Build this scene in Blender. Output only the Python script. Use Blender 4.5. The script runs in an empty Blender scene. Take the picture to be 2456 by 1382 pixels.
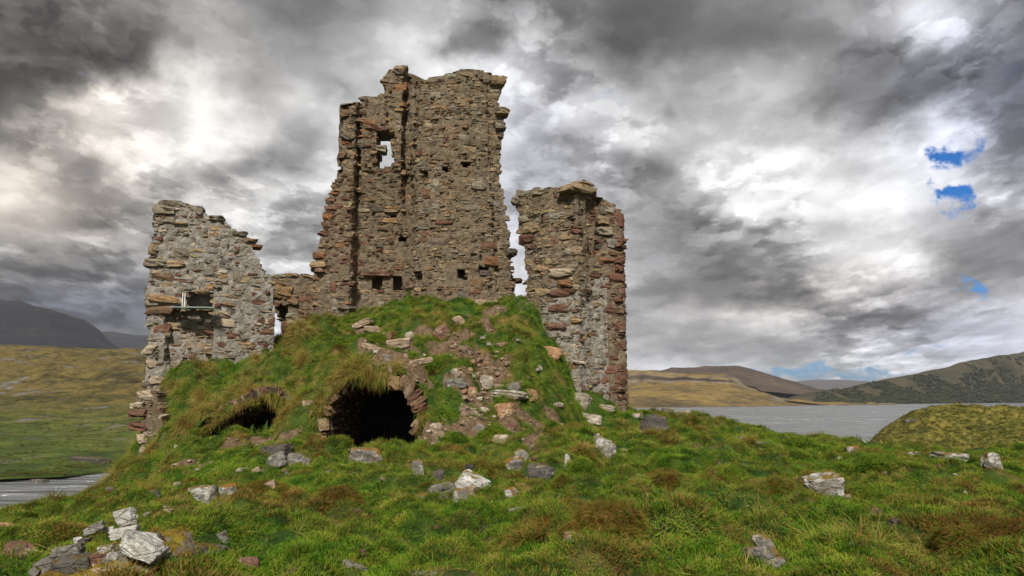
import bpy, math, random
import numpy as np
from mathutils import Vector, Matrix

random.seed(5)
rng = np.random.default_rng(11)
SC = bpy.context.scene
COL = SC.collection

# ------------------------------------------------------------------ camera model (used to survey the place from the photograph)
F, CX, CY, HC = 1700.0, 1228.0, 691.0, 9.0
PITCH = math.atan(264.0 / F)
CP, SP = math.cos(PITCH), math.sin(PITCH)


def U(px, py, Y):
    """world point at world depth Y seen at photo pixel px,py"""
    px, py, Y = np.broadcast_arrays(np.asarray(px, float), np.asarray(py, float), np.asarray(Y, float))
    dx = (px - CX) / F
    dv = -(py - CY) / F
    dy = CP - SP * dv
    dz = SP + CP * dv
    k = Y / dy
    return np.stack([dx * k, Y, HC + dz * k], -1)


def proj(P):
    P = np.asarray(P, float)
    x, y, z = P[..., 0], P[..., 1], P[..., 2] - HC
    d = y * CP + z * SP
    v = -y * SP + z * CP
    d = np.where(d < 0.05, 0.05, d)
    return CX + F * x / d, CY - F * v / d


# ------------------------------------------------------------------ noise
def _hash(ix, iy, iz, seed):
    h = (ix.astype(np.int64) * 374761393 + iy.astype(np.int64) * 668265263 + iz.astype(np.int64) * 1442695041 + seed * 974634777) & 0xFFFFFFFF
    h = ((h ^ (h >> 13)) * 1274126177) & 0xFFFFFFFF
    h = ((h ^ (h >> 15)) * 2246822519) & 0xFFFFFFFF
    return h ^ (h >> 16)


def perlin(x, y, z=0.0, seed=0):
    x, y, z = np.broadcast_arrays(np.asarray(x, float), np.asarray(y, float), np.asarray(z, float))
    ix, iy, iz = np.floor(x), np.floor(y), np.floor(z)
    fx, fy, fz = x - ix, y - iy, z - iz

    def f(t):
        return t * t * t * (t * (t * 6 - 15) + 10)
    u, v, w = f(fx), f(fy), f(fz)

    def g(a, b, c):
        h = _hash(ix + a, iy + b, iz + c, seed) & 15
        X, Y_, Z = fx - a, fy - b, fz - c
        p = np.where(h < 8, X, Y_)
        q = np.where(h < 4, Y_, np.where((h == 12) | (h == 14), X, Z))
        return np.where(h & 1, -p, p) + np.where(h & 2, -q, q)

    def l(a, b, t):
        return a + (b - a) * t
    return l(l(l(g(0, 0, 0), g(1, 0, 0), u), l(g(0, 1, 0), g(1, 1, 0), u), v),
             l(l(g(0, 0, 1), g(1, 0, 1), u), l(g(0, 1, 1), g(1, 1, 1), u), v), w)


def fbm(x, y, z=0.0, octv=4, seed=0, gain=0.5):
    s, a, k = 0.0, 1.0, 1.0
    for i in range(octv):
        s = s + a * perlin(np.asarray(x) * k, np.asarray(y) * k, np.asarray(z) * k, seed + i * 17)
        a *= gain
        k *= 2.03
    return s


def sstep(a, b, x):
    t = np.clip((x - a) / (b - a), 0, 1)
    return t * t * (3 - 2 * t)


def inpoly(px, py, poly):
    poly = np.asarray(poly, float)
    px, py = np.asarray(px, float), np.asarray(py, float)
    ins = np.zeros(px.shape, bool)
    n = len(poly)
    for i in range(n):
        x1, y1 = poly[i]
        x2, y2 = poly[(i + 1) % n]
        if y1 == y2:
            continue
        c = ((y1 > py) != (y2 > py)) & (px < (x2 - x1) * (py - y1) / (y2 - y1) + x1)
        ins ^= c
    return ins


# ------------------------------------------------------------------ mesh helpers
def mesh_np(name, verts, faces_list, mats, mat_idx=None, attrs=None, smooth=False):
    """faces_list: list of int arrays (n,k) of any k"""
    verts = np.asarray(verts, np.float32).reshape(-1, 3)
    faces_list = [np.asarray(f, np.int32) for f in faces_list if len(f)]
    me = bpy.data.meshes.new(name)
    me.vertices.add(len(verts))
    me.vertices.foreach_set('co', verts.ravel())
    loops = np.concatenate([f.ravel() for f in faces_list])
    tot = np.concatenate([np.full(len(f), f.shape[1], np.int32) for f in faces_list])
    start = np.concatenate([[0], np.cumsum(tot)[:-1]]).astype(np.int32)
    me.loops.add(len(loops))
    me.loops.foreach_set('vertex_index', loops)
    me.polygons.add(len(tot))
    me.polygons.foreach_set('loop_start', start)
    me.polygons.foreach_set('loop_total', tot)
    me.polygons.foreach_set('use_smooth', np.full(len(tot), bool(smooth)))
    for m in mats:
        me.materials.append(m)
    if mat_idx is not None:
        me.polygons.foreach_set('material_index', np.concatenate([np.asarray(m, np.int32) for m in mat_idx]))
    me.update(calc_edges=True)
    for k, v in (attrs or {}).items():
        v = np.asarray(v, np.float32)
        if v.ndim == 1:
            a = me.attributes.new(k, 'FLOAT', 'POINT')
            a.data.foreach_set('value', v)
        else:
            a = me.attributes.new(k, 'FLOAT_COLOR', 'POINT')
            if v.shape[1] == 3:
                v = np.concatenate([v, np.ones((len(v), 1), np.float32)], 1)
            a.data.foreach_set('color', v.ravel())
    return me


def obj(name, me, parent=None, label=None, cat=None, group=None, kind=None, loc=None):
    o = bpy.data.objects.new(name, me)
    COL.objects.link(o)
    if parent:
        o.parent = parent
    if loc is not None:
        o.location = loc
    if label:
        o['label'] = label
    if cat:
        o['category'] = cat
    if group:
        o['group'] = group
    if kind:
        o['kind'] = kind
    return o


def grid_faces(nr, nc, wrap=False):
    i = np.arange(nr - 1)[:, None]
    j = np.arange(nc if wrap else nc - 1)[None, :]
    a = i * nc + j
    b = i * nc + (j + 1) % nc
    return np.stack([a, b, b + nc, a + nc], -1).reshape(-1, 4)


# ------------------------------------------------------------------ material helpers
class NT:
    def __init__(self, nt):
        self.nt = nt

    def n(self, typ, ins=None, **kw):
        nd = self.nt.nodes.new(typ)
        for k, v in kw.items():
            setattr(nd, k, v)
        for k, v in (ins or {}).items():
            s = nd.inputs[k]
            if isinstance(v, bpy.types.NodeSocket):
                self.nt.links.new(v, s)
            else:
                s.default_value = v
        return nd

    def math(self, op, a, b=0.0, c=0.0, clamp=False):
        nd = self.nt.nodes.new('ShaderNodeMath')
        nd.operation = op
        nd.use_clamp = clamp
        for i, v in enumerate((a, b, c)):
            if isinstance(v, bpy.types.NodeSocket):
                self.nt.links.new(v, nd.inputs[i])
            else:
                nd.inputs[i].default_value = v
        return nd.outputs[0]

    def vmath(self, op, a, b=(0, 0, 0), c=(0, 0, 0)):
        nd = self.nt.nodes.new('ShaderNodeVectorMath')
        nd.operation = op
        for i, v in enumerate((a, b, c)):
            if i >= len(nd.inputs):
                break
            if isinstance(v, bpy.types.NodeSocket):
                self.nt.links.new(v, nd.inputs[i])
            else:
                nd.inputs[i].default_value = v
        return nd.outputs['Value'] if op in ('DOT_PRODUCT', 'LENGTH') else nd.outputs[0]

    def noise(self, vec, scale, detail=4.0, rough=0.55, dist=0.0, out='Fac'):
        nd = self.n('ShaderNodeTexNoise', {'Vector': vec, 'Scale': scale, 'Detail': detail, 'Roughness': rough, 'Distortion': dist})
        return nd.outputs[out]

    def ramp(self, fac, stops, interp='LINEAR'):
        nd = self.nt.nodes.new('ShaderNodeValToRGB')
        cr = nd.color_ramp
        cr.interpolation = interp
        while len(cr.elements) < len(stops):
            cr.elements.new(0.5)
        for e, (p, c) in zip(cr.elements, stops):
            e.position = p
            e.color = (*c, 1) if len(c) == 3 else c
        self.nt.links.new(fac, nd.inputs[0])
        return nd.outputs[0]

    def range(self, v, a, b, c=0.0, d=1.0):
        nd = self.n('ShaderNodeMapRange', {0: v, 1: a, 2: b, 3: c, 4: d})
        nd.interpolation_type = 'SMOOTHSTEP'
        return nd.outputs[0]

    def mix(self, fac, a, b, blend='MIX'):
        nd = self.nt.nodes.new('ShaderNodeMix')
        nd.data_type = 'RGBA'
        nd.blend_type = blend
        nd.clamp_factor = True
        for s, v in ((nd.inputs[0], fac), (nd.inputs[6], a), (nd.inputs[7], b)):
            if isinstance(v, bpy.types.NodeSocket):
                self.nt.links.new(v, s)
            else:
                s.default_value = v if not isinstance(v, tuple) or len(v) == 4 else (*v, 1)
        return nd.outputs[2]

    def attr(self, name, typ='GEOMETRY', out='Color'):
        nd = self.nt.nodes.new('ShaderNodeAttribute')
        nd.attribute_name = name
        nd.attribute_type = typ
        return nd.outputs[out]


def new_mat(name):
    m = bpy.data.materials.new(name)
    m.use_nodes = True
    nt = m.node_tree
    nt.nodes.clear()
    t = NT(nt)
    out = nt.nodes.new('ShaderNodeOutputMaterial')
    bs = nt.nodes.new('ShaderNodeBsdfPrincipled')
    nt.links.new(bs.outputs[0], out.inputs[0])
    bs.inputs['Roughness'].default_value = 0.9
    bs.inputs['Specular IOR Level'].default_value = 0.2
    return m, t, bs


def link(t, a, b):
    t.nt.links.new(a, b)


def bump(t, bs, h, strength, dist):
    nd = t.n('ShaderNodeBump', {'Height': h, 'Strength': strength, 'Distance': dist})
    link(t, nd.outputs[0], bs.inputs['Normal'])


def world_pos(t):
    return t.n('ShaderNodeNewGeometry').outputs['Position']


# -- masonry
def mat_stone():
    m, t, bs = new_mat('rubble_stone')
    p = world_pos(t)
    c = t.attr('col')
    n1 = t.noise(p, 9.0, 6, 0.65)
    n2 = t.noise(p, 34.0, 5, 0.7)
    n3 = t.noise(p, 2.2, 5, 0.6)
    n4 = t.noise(p, 0.7, 4, 0.6)
    k = t.math('MULTIPLY_ADD', n1, 1.1, 0.42)
    k2 = t.math('MULTIPLY_ADD', n2, 1.0, 0.5)
    k = t.math('MULTIPLY', k, k2)
    c = t.mix(1.0, c, t.n('ShaderNodeCombineColor', {0: k, 1: k, 2: k}).outputs[0], 'MULTIPLY')
    lich = t.math('MULTIPLY', t.range(n3, 0.55, 0.68), t.range(n2, 0.4, 0.6))
    c = t.mix(t.math('MULTIPLY', lich, 0.55), c, (0.42, 0.42, 0.37))
    och = t.math('MULTIPLY', t.range(n4, 0.56, 0.70), t.range(n1, 0.45, 0.6))
    c = t.mix(t.math('MULTIPLY', och, 0.5), c, (0.20, 0.13, 0.055))
    drk = t.range(t.noise(p, 5.0, 4, 0.6), 0.60, 0.72)
    c = t.mix(t.math('MULTIPLY', drk, 0.6), c, (0.045, 0.04, 0.032))
    stain = t.range(t.noise(t.vmath('MULTIPLY', p, (2.6, 2.6, 0.30)), 1.0, 5, 0.65), 0.50, 0.66)
    c = t.mix(t.math('MULTIPLY', stain, 0.55), c, t.mix(1.0, c, (0.50, 0.46, 0.40), 'MULTIPLY'))
    c = t.mix(1.0, c, (0.95, 0.85, 0.73), 'MULTIPLY')
    link(t, c, bs.inputs['Base Color'])
    h = t.math('ADD', n1, t.math('MULTIPLY', n2, 0.5))
    bump(t, bs, h, 1.0, 0.05)
    return m


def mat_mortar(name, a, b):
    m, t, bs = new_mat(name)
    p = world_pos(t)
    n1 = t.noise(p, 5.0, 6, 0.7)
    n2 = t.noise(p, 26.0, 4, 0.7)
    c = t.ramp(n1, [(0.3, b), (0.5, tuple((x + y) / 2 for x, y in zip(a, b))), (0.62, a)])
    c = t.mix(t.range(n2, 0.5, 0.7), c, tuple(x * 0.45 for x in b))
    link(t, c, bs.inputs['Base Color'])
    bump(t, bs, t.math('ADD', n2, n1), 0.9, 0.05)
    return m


def mat_rock(name, base, dark, lichen, lich_amt, moss=0.0, moss_col=(0.16, 0.10, 0.02)):
    m, t, bs = new_mat(name)
    tc = t.n('ShaderNodeTexCoord').outputs['Object']
    oi = t.n('ShaderNodeObjectInfo').outputs['Random']
    p = t.vmath('ADD', tc, t.n('ShaderNodeCombineXYZ', {0: t.math('MULTIPLY', oi, 37.0), 1: t.math('MULTIPLY', oi, 91.0), 2: 0.0}).outputs[0])
    n1 = t.noise(p, 6.0, 7, 0.65)
    n2 = t.noise(p, 28.0, 5, 0.7)
    n3 = t.noise(p, 3.4, 6, 0.65, 0.4)
    c = t.ramp(n1, [(0.28, dark), (0.47, base), (0.72, tuple(min(1, x * 1.35) for x in base))])
    k = t.math('MULTIPLY_ADD', n2, 1.1, 0.25)
    c = t.mix(1.0, c, t.n('ShaderNodeCombineColor', {0: k, 1: k, 2: k}).outputs[0], 'MULTIPLY')
    lm = t.range(n3, 0.62 - lich_amt * 0.25, 0.70 - lich_amt * 0.25)
    c = t.mix(t.math('MULTIPLY', lm, 0.85), c, lichen)
    spot = t.range(t.noise(p, 15.0, 3, 0.6), 0.62, 0.68)
    c = t.mix(t.math('MULTIPLY', spot, 0.7), c, dark)
    crack = t.n('ShaderNodeTexVoronoi', {'Vector': t.vmath('MULTIPLY', p, (2.2, 2.2, 5.0)), 'Scale': 1.3}, feature='DISTANCE_TO_EDGE').outputs['Distance']
    ck = t.range(crack, 0.0, 0.035, 1.0, 0.0)
    c = t.mix(t.math('MULTIPLY', ck, 0.22), c, tuple(x * 0.35 for x in dark))
    if moss > 0:
        nz = t.n('ShaderNodeSeparateXYZ', {0: t.n('ShaderNodeNewGeometry').outputs['Normal']}).outputs[2]
        mm = t.math('ADD', t.math('MULTIPLY', nz, 0.4), t.math('MULTIPLY', t.math('SUBTRACT', t.noise(p, 5.0, 5, 0.6), 0.5), 2.2))
        mk = t.range(mm, 0.55 - moss * 0.7, 0.75 - moss * 0.7)
        mc = t.mix(t.noise(p, 14.0, 4, 0.6), tuple(x * 0.35 for x in moss_col), tuple(min(1, x * 1.7) for x in moss_col))
        c = t.mix(mk, c, mc)
    link(t, c, bs.inputs['Base Color'])
    h = t.math('ADD', t.math('ADD', n1, t.math('MULTIPLY', n2, 0.35)), t.math('MULTIPLY', ck, -0.2))
    bump(t, bs, h, 0.9, 0.05)
    return m


M_STONE = mat_stone()
M_MORT_TAN = mat_mortar('tan_mortar', (0.25, 0.195, 0.13), (0.10, 0.075, 0.048))
M_MORT_PALE = mat_mortar('pale_lime_mortar', (0.37, 0.345, 0.305), (0.17, 0.145, 0.11))
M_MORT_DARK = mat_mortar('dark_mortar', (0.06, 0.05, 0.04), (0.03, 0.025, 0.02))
RM = {
    'white': mat_rock('rock_white_quartzite', (0.47, 0.45, 0.405), (0.10, 0.095, 0.085), (0.60, 0.59, 0.55), 0.6, 0.30, (0.17, 0.13, 0.03)),
    'lichen': mat_rock('rock_lichened', (0.26, 0.24, 0.20), (0.06, 0.055, 0.048), (0.50, 0.49, 0.45), 0.5, 0.45, (0.15, 0.10, 0.02)),
    'pale': mat_rock('rock_pale', (0.36, 0.305, 0.235), (0.13, 0.10, 0.075), (0.48, 0.44, 0.38), 0.45, 0.22, (0.12, 0.11, 0.03)),
    'tan': mat_rock('rock_tan', (0.34, 0.25, 0.17), (0.13, 0.09, 0.06), (0.50, 0.44, 0.36), 0.3, 0.12, (0.10, 0.10, 0.02)),
    'orange': mat_rock('rock_orange_sandstone', (0.40, 0.235, 0.12), (0.17, 0.10, 0.06), (0.52, 0.44, 0.34), 0.25, 0.0),
    'red': mat_rock('rock_red_sandstone', (0.20, 0.105, 0.075), (0.08, 0.04, 0.03), (0.33, 0.25, 0.20), 0.2, 0.1, (0.10, 0.08, 0.02)),
    'grey': mat_rock('rock_grey_gneiss', (0.20, 0.185, 0.16), (0.06, 0.055, 0.05), (0.31, 0.30, 0.27), 0.3, 0.3, (0.10, 0.09, 0.02)),
    'dark': mat_rock('rock_dark', (0.105, 0.095, 0.083), (0.03, 0.026, 0.022), (0.33, 0.32, 0.29), 0.15, 0.35, (0.11, 0.07, 0.015)),
    'mossy': mat_rock('rock_mossy', (0.19, 0.17, 0.145), (0.045, 0.04, 0.035), (0.44, 0.43, 0.40), 0.45, 0.62, (0.19, 0.10, 0.018)),
}


# ------------------------------------------------------------------ ground shape
def tps_fit(pts, lam=0.02):
    pts = np.asarray(pts, float)
    n = len(pts)
    d = np.linalg.norm(pts[:, None, :2] - pts[None, :, :2], axis=-1)
    K = np.where(d > 1e-9, d * d * np.log(d + 1e-12), 0)
    A = np.zeros((n + 3, n + 3))
    A[:n, :n] = K + lam * np.eye(n)
    A[:n, n] = A[n, :n] = 1
    A[:n, n + 1:] = pts[:, :2]
    A[n + 1:, :n] = pts[:, :2].T
    s = np.linalg.solve(A, np.concatenate([pts[:, 2], [0, 0, 0]]))

    def ev(x, y):
        sh = np.broadcast(x, y).shape
        x = np.broadcast_to(x, sh).ravel()
        y = np.broadcast_to(y, sh).ravel()
        out = np.empty(len(x))
        for i in range(0, len(x), 60000):
            a, b = x[i:i + 60000, None], y[i:i + 60000, None]
            r2 = (a - pts[None, :, 0]) ** 2 + (b - pts[None, :, 1]) ** 2
            out[i:i + 60000] = (0.5 * r2 * np.log(r2 + 1e-18)) @ s[:n] + s[n] + s[n + 1] * a[:, 0] + s[n + 2] * b[:, 0]
        return out.reshape(sh)
    return ev


GP = [(0, 1395, 6.6), (600, 1385, 6.2), (1228, 1382, 6.0), (1800, 1382, 5.8), (2456, 1382, 5.6),
      (600, 1250, 10), (1000, 1250, 9.9), (1500, 1250, 9.6), (2000, 1250, 9.4), (2456, 1240, 9.2),
      (400, 1165, 16), (800, 1150, 14), (1228, 1150, 14), (1600, 1150, 14), (2000, 1150, 14.5), (2456, 1150, 15),
      (1600, 1050, 20), (1900, 1072, 21), (2150, 1095, 22), (2456, 1115, 22), (1228, 1065, 18.5), (1420, 1045, 20),
      (1510, 996, 26.6), (1560, 1008, 27.2), (1605, 1010, 27.4), (1650, 1008, 27.5), (1720, 1016, 27.3), (1800, 1038, 27), (1900, 1060, 26.5), (2080, 1086, 26), (2300, 1097, 26), (2456, 1105, 26),
      (300, 1150, 21), (150, 1212, 19.0), (0, 1244, 18.0), (0, 1256, 16), (0, 1280, 13), (150, 1230, 16.5), (220, 1196, 19), (220, 1216, 16.5), (345, 1118, 22.4), (320, 1140, 21.6), (330, 1120, 22.6), (400, 1220, 12.5), (0, 1300, 10), (200, 1260, 11.5),
      (600, 1085, 18.5), (500, 1090, 20), (860, 1095, 18), (720, 1062, 19.3)]
GW = [(-14.2, 21.0, 5.4), (-13.0, 23.3, 5.9), (-13.4, 24.6, 5.5), (-16.5, 19, 5.0), (-14.5, 25.5, 5.0), (-18, 24, 4.0), (-20, 32, 1.0), (-15, 33, 3.5), (-30, 22, -1.5), (-24, 10, 4.8), (-20, 0, 5.8), (-48, 10, -2.5), (-22, 45, -2.5),
      (6, 31.5, 7.2), (10, 32, 6.2), (18, 31, 4.5), (26, 30, 4.0), (10, 40, 0.5), (20, 40, -1.5), (36, 38, -2), (0, 42, 3), (0, 52, -2.5), (-8, 40, 3), (30, 55, -3.5),
      (0, 0, 7.4), (5, -3, 7.4), (-5, -3, 7.4), (0, -18, 7.3), (20, -18, 7.0), (-20, -20, 6), (22, 12, 7.1), (34, 14, 5.5), (50, 0, 3), (60, -40, 0), (-60, -40, 0), (0, -60, 4),
      (2.5, 3, 7.45), (-2.5, 3, 7.4), (60, 40, -4), (-60, 40, -4), (0, 90, -5), (-14, 6, 6.5), (12, 6, 7.5)]
FLOORP = [(860, 1078, 20), (860, 1070, 21), (960, 1070, 20.5), (800, 1085, 20), (700, 1012, 21.2), (600, 1040, 21.5), (480, 1060, 21.4), (1040, 1050, 20.2), (1130, 1030, 20.5), (1280, 1015, 22), (1400, 988, 25.5), (400, 1075, 21.6), (640, 1045, 20.4)]
MOUNDP = [(660, 828, 27), (750, 792, 26), (810, 785, 25.6), (860, 800, 26.4), (920, 748, 27.6), (1000, 720, 27.7), (1100, 722, 27.5), (1180, 728, 27.5), (1235, 722, 27.2), (1290, 742, 26.9),
          (400, 907, 23.5), (520, 892, 24.0), (600, 852, 25), (412, 960, 22.9), (435, 1000, 22.3), (420, 1045, 21.8), (520, 975, 22.4), (560, 930, 23.3),
          (640, 945, 22.3), (760, 890, 22.8), (860, 862, 22.6), (700, 930, 22.4), (620, 958, 22.0), (520, 1010, 21.9),
          (770, 935, 20.9), (830, 903, 20.75), (890, 886, 20.7), (935, 898, 20.6), (990, 925, 20.5), (1020, 985, 20.3), (1040, 1035, 20.2),
          (1060, 905, 22), (1150, 905, 22.3), (1250, 885, 23.3), (1310, 850, 24.6), (1100, 960, 21), (1200, 970, 21.4), (1300, 945, 23.2), (1350, 968, 24.4), (1130, 1020, 20.5), (1250, 1020, 21.3),
          (900, 832, 24.7), (1000, 852, 23.9), (1100, 832, 24.5), (1200, 850, 24.1), (1060, 790, 26), (1180, 780, 26), (980, 790, 26), (1270, 790, 26),
          (720, 985, 21.2), (725, 1035, 20.2), (1400, 988, 25.5), (1280, 1015, 22)]
MOUNDW = [(-8, 30.5, 11.2), (-4, 31, 12), (0, 31, 11.5), (3, 30, 8.5), (5.2, 29.5, 7.9), (-2, 36, 8), (-13.2, 28, 6.0), (-11, 24.8, 9.8), (-12.9, 24.3, 6.2), (-9, 26, 10.6)]


def ctrl(lst):
    a = np.array(lst, float)
    return U(a[:, 0], a[:, 1], a[:, 2])


_g = np.vstack([ctrl(GP), np.array(GW, float)])
T_MOUND = tps_fit(np.vstack([_g, ctrl(MOUNDP), np.array(MOUNDW, float)]), 0.03)
T_FLOOR = tps_fit(np.vstack([_g, ctrl(FLOORP), np.array([(-8, 30, 8.0), (0, 30, 8.2)])]), 0.03)

ARCH_MAIN = [(778, 1080), (778, 1035), (782, 1000), (790, 970), (806, 945), (835, 928), (868, 912), (905, 905), (940, 908), (972, 924), (992, 950), (1006, 985), (1010, 1020), (998, 1052), (985, 1085)]
ARCH_SIDE = [(460, 1085), (468, 1050), (500, 1026), (540, 998), (575, 974), (608, 958), (640, 954), (664, 966), (678, 988), (682, 1030)]
YF_MAIN, YF_SIDE = 20.45, 21.75
XM = (U(770, 1000, YF_MAIN)[0], U(1012, 1000, YF_MAIN)[0])
XS = (U(468, 1000, YF_SIDE)[0], U(676, 1000, YF_SIDE)[0])


def z_smooth(x, y):
    zm = T_MOUND(x, y)
    zf = T_FLOOR(x, y)
    zf = np.minimum(zf, zm)
    w1 = sstep(XM[0] - 0.35, XM[0] + 0.05, x) * (1 - sstep(XM[1] - 0.05, XM[1] + 0.3, x)) * (1 - sstep(YF_MAIN - 0.1, YF_MAIN + 0.1, y))
    w2 = sstep(XS[0] - 0.3, XS[0] + 0.1, x) * (1 - sstep(XS[1] - 0.05, XS[1] + 0.3, x)) * (1 - sstep(YF_SIDE - 0.1, YF_SIDE + 0.1, y))
    w = np.maximum(w1, w2)
    return zm * (1 - w) + zf * w


def z_noise(x, y):
    r = np.hypot(x, y)
    hum = np.minimum(np.abs(perlin(x * 0.80 + 0.15 * perlin(x * 2, y * 2, 0, 4), y * 0.95, 0.3, 3)) * 2.6, 1.0)
    hum2 = np.minimum(np.abs(perlin(x * 1.9, y * 2.2, 0.7, 9)) * 2.6, 1.0)
    amp = 0.5 + 0.5 * sstep(-0.2, 0.5, perlin(x * 0.25, y * 0.25, 0, 21))
    n = 0.50 * (hum - 0.5) * amp + 0.20 * (hum2 - 0.45) * amp + 0.13 * fbm(x * 0.4, y * 0.4, 0, 2, 31) + 0.045 * fbm(x * 3.3, y * 3.3, 0, 3, 41)
    mnd = sstep(19.5, 21.5, y) * sstep(-9.5, -8, x) * (1 - sstep(1.5, 3, x)) * (1 - sstep(26, 27.5, y))
    n = n + mnd * (0.38 * fbm(x * 0.75, y * 0.75, 0, 3, 51) + 0.17 * np.sign(perlin(x * 0.9, y * 1.3, 0, 53)) * sstep(0.0, 0.12, np.abs(perlin(x * 0.9, y * 1.3, 0, 53))))
    return n * (0.35 + 0.65 * sstep(0.5, 5.0, r))


def zt(x, y):
    return z_smooth(x, y) + z_noise(x, y)


DIRT = [(1185, 752, 34, 16), (1170, 775, 26, 14), (1120, 805, 50, 9), (1010, 812, 40, 10), (940, 835, 55, 18), (1060, 828, 30, 10), (960, 870, 70, 12), (1090, 832, 40, 10), (1130, 840, 36, 10),
        (1175, 868, 60, 18), (1195, 885, 40, 12), (1030, 893, 70, 10), (1120, 925, 60, 16), (1110, 950, 30, 24), (1140, 975, 26, 22), (1160, 945, 30, 12), (1120, 1032, 60, 10), (1200, 1022, 60, 9),
        (1290, 1020, 70, 9), (1340, 1015, 40, 6), (1000, 905, 40, 8), (620, 1060, 36, 6), (690, 1045, 40, 6), (560, 1075, 30, 5), (1030, 1050, 25, 12), (900, 815, 40, 10), (870, 800, 30, 10),
        (450, 1110, 50, 6), (520, 1118, 60, 5), (1280, 1042, 30, 5)]


def hitY(px, py, y0=4.0, y1=45.0):
    Y = np.arange(y0, y1, 0.04)
    P = U(px, py, Y)
    b = P[:, 2] < zt(P[:, 0], P[:, 1])
    i = np.argmax(b)
    return float(Y[i]) if b.any() else None


DIRTW = []
for (a, b, w, h) in DIRT:
    Y = hitY(a, b)
    if Y is None:
        continue
    c = U(a, b, Y)
    Y2 = hitY(a, b - h) or Y + 1
    ry = max(0.25, min(abs(Y2 - Y), 1.2))
    DIRTW.append((c[0], c[1], w * Y / F, ry))


def dirt_at(x, y):
    d = np.zeros(np.shape(x))
    nz = 0.5 * fbm(x * 1.6, y * 1.6, 0, 3, 77)
    for (cx, cy, rx, ry) in DIRTW:
        q = ((x - cx) / rx) ** 2 + ((y - cy) / ry) ** 2
        d = np.maximum(d, 1 - sstep(0.55, 1.35, q + nz))
    bare = sstep(0.42, 0.62, fbm(x * 0.9, y * 0.9, 0, 3, 91)) * 0.55
    return np.maximum(d, bare)


# materials of the ground
def grass_colours(t, p, n_big, n_mid):
    """patch colours of the turf: lush green, olive, straw, rust moss; p world position"""
    g = t.ramp(n_mid, [(0.30, (0.018, 0.050, 0.006)), (0.47, (0.040, 0.082, 0.010)), (0.62, (0.075, 0.110, 0.016)), (0.78, (0.135, 0.130, 0.028))])
    s = t.range(n_big, 0.53, 0.66)
    c = t.mix(s, g, t.ramp(n_mid, [(0.35, (0.10, 0.085, 0.020)), (0.6, (0.24, 0.16, 0.045))]))
    return c


def mat_ground():
    m, t, bs = new_mat('turf_and_soil')
    p = world_pos(t)
    nb = t.noise(p, 0.55, 5, 0.6)
    nm = t.noise(p, 2.6, 5, 0.6)
    nf = t.noise(p, 18.0, 6, 0.7)
    g = grass_colours(t, p, nb, nm)
    k = t.math('MULTIPLY_ADD', nf, 1.6, 0.1)
    g = t.mix(1.0, g, t.n('ShaderNodeCombineColor', {0: k, 1: k, 2: k}).outputs[0], 'MULTIPLY')
    soil = t.ramp(t.noise(p, 7.0, 7, 0.7), [(0.3, (0.055, 0.035, 0.020)), (0.5, (0.150, 0.098, 0.058)), (0.7, (0.27, 0.19, 0.125))])
    d = t.math('ADD', t.attr('dirt', out='Fac'), t.math('ADD', t.math('MULTIPLY', t.math('SUBTRACT', nf, 0.5), 0.7), t.math('MULTIPLY', t.math('SUBTRACT', nm, 0.5), 0.9)))
    c = t.mix(t.range(d, 0.42, 0.66), g, soil)
    link(t, c, bs.inputs['Base Color'])
    bump(t, bs, t.math('ADD', nf, t.noise(p, 55.0, 4, 0.7)), 0.9, 0.04)
    return m


M_GROUND = mat_ground()

# --- the castle knoll: one sheet, fine where the photograph looks
th = np.concatenate([np.linspace(-48, 48, 880), np.linspace(50, 308, 90)])
th = np.radians(th)
rr = np.concatenate([np.geomspace(0.35, 4.3, 26)[:-1], np.geomspace(4.3, 34, 430), np.linspace(34.6, 60, 40), np.geomspace(62, 150, 14)])
R_, TH_ = np.meshgrid(rr, th, indexing='ij')
gx, gy = R_ * np.sin(TH_), R_ * np.cos(TH_)
gz = zt(gx, gy)
gz = np.maximum(gz, -4.0)
gv = np.stack([gx, gy, gz], -1).reshape(-1, 3)
gf = grid_faces(len(rr), len(th), True)
fc = gv[gf].mean(1)
fpx, fpy = proj(fc)
def grow(poly, k):
    a = np.array(poly, float)
    c = a.mean(0)
    return c + (a - c) * k


def in_mouth(px, py, y, k=1.06, tol=0.42):
    return (inpoly(px, py, grow(ARCH_MAIN, k)) & (np.abs(y - YF_MAIN) < tol) & (py < 1072)) | (inpoly(px, py, grow(ARCH_SIDE, k * 1.13)) & (np.abs(y - YF_SIDE) < tol * 1.3) & (py < 1056 - 0.2 * np.maximum(px - 480, 0)))


cut = in_mouth(fpx, fpy, fc[:, 1])
gf = gf[~cut]
me = mesh_np('castle_knoll', gv, [gf], [M_GROUND], attrs={'dirt': dirt_at(gv[:, 0], gv[:, 1])}, smooth=True)
obj('ground', me, kind='structure')

# ------------------------------------------------------------------ masonry builder
def cube_template(n=3):
    s = np.linspace(-1, 1, n + 1)
    idx, vs, fs = {}, [], []

    def vid(p):
        k = tuple(np.round(p, 5))
        if k not in idx:
            idx[k] = len(vs)
            vs.append(k)
        return idx[k]
    for ax in range(3):
        for sg in (-1, 1):
            for i in range(n):
                for j in range(n):
                    q = []
                    for (a, b) in ((i, j), (i + 1, j), (i + 1, j + 1), (i, j + 1)):
                        p = [0, 0, 0]
                        p[ax] = sg
                        p[(ax + 1) % 3] = s[a]
                        p[(ax + 2) % 3] = s[b]
                        q.append(vid(p))
                    fs.append(q if sg > 0 else q[::-1])
    v = np.array(vs, float)
    nrm = v / np.linalg.norm(v, axis=1, keepdims=True)
    v = v * 0.66 + nrm * 1.18 * 0.34
    return v, np.array(fs)


TV, TF = cube_template(3)

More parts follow.
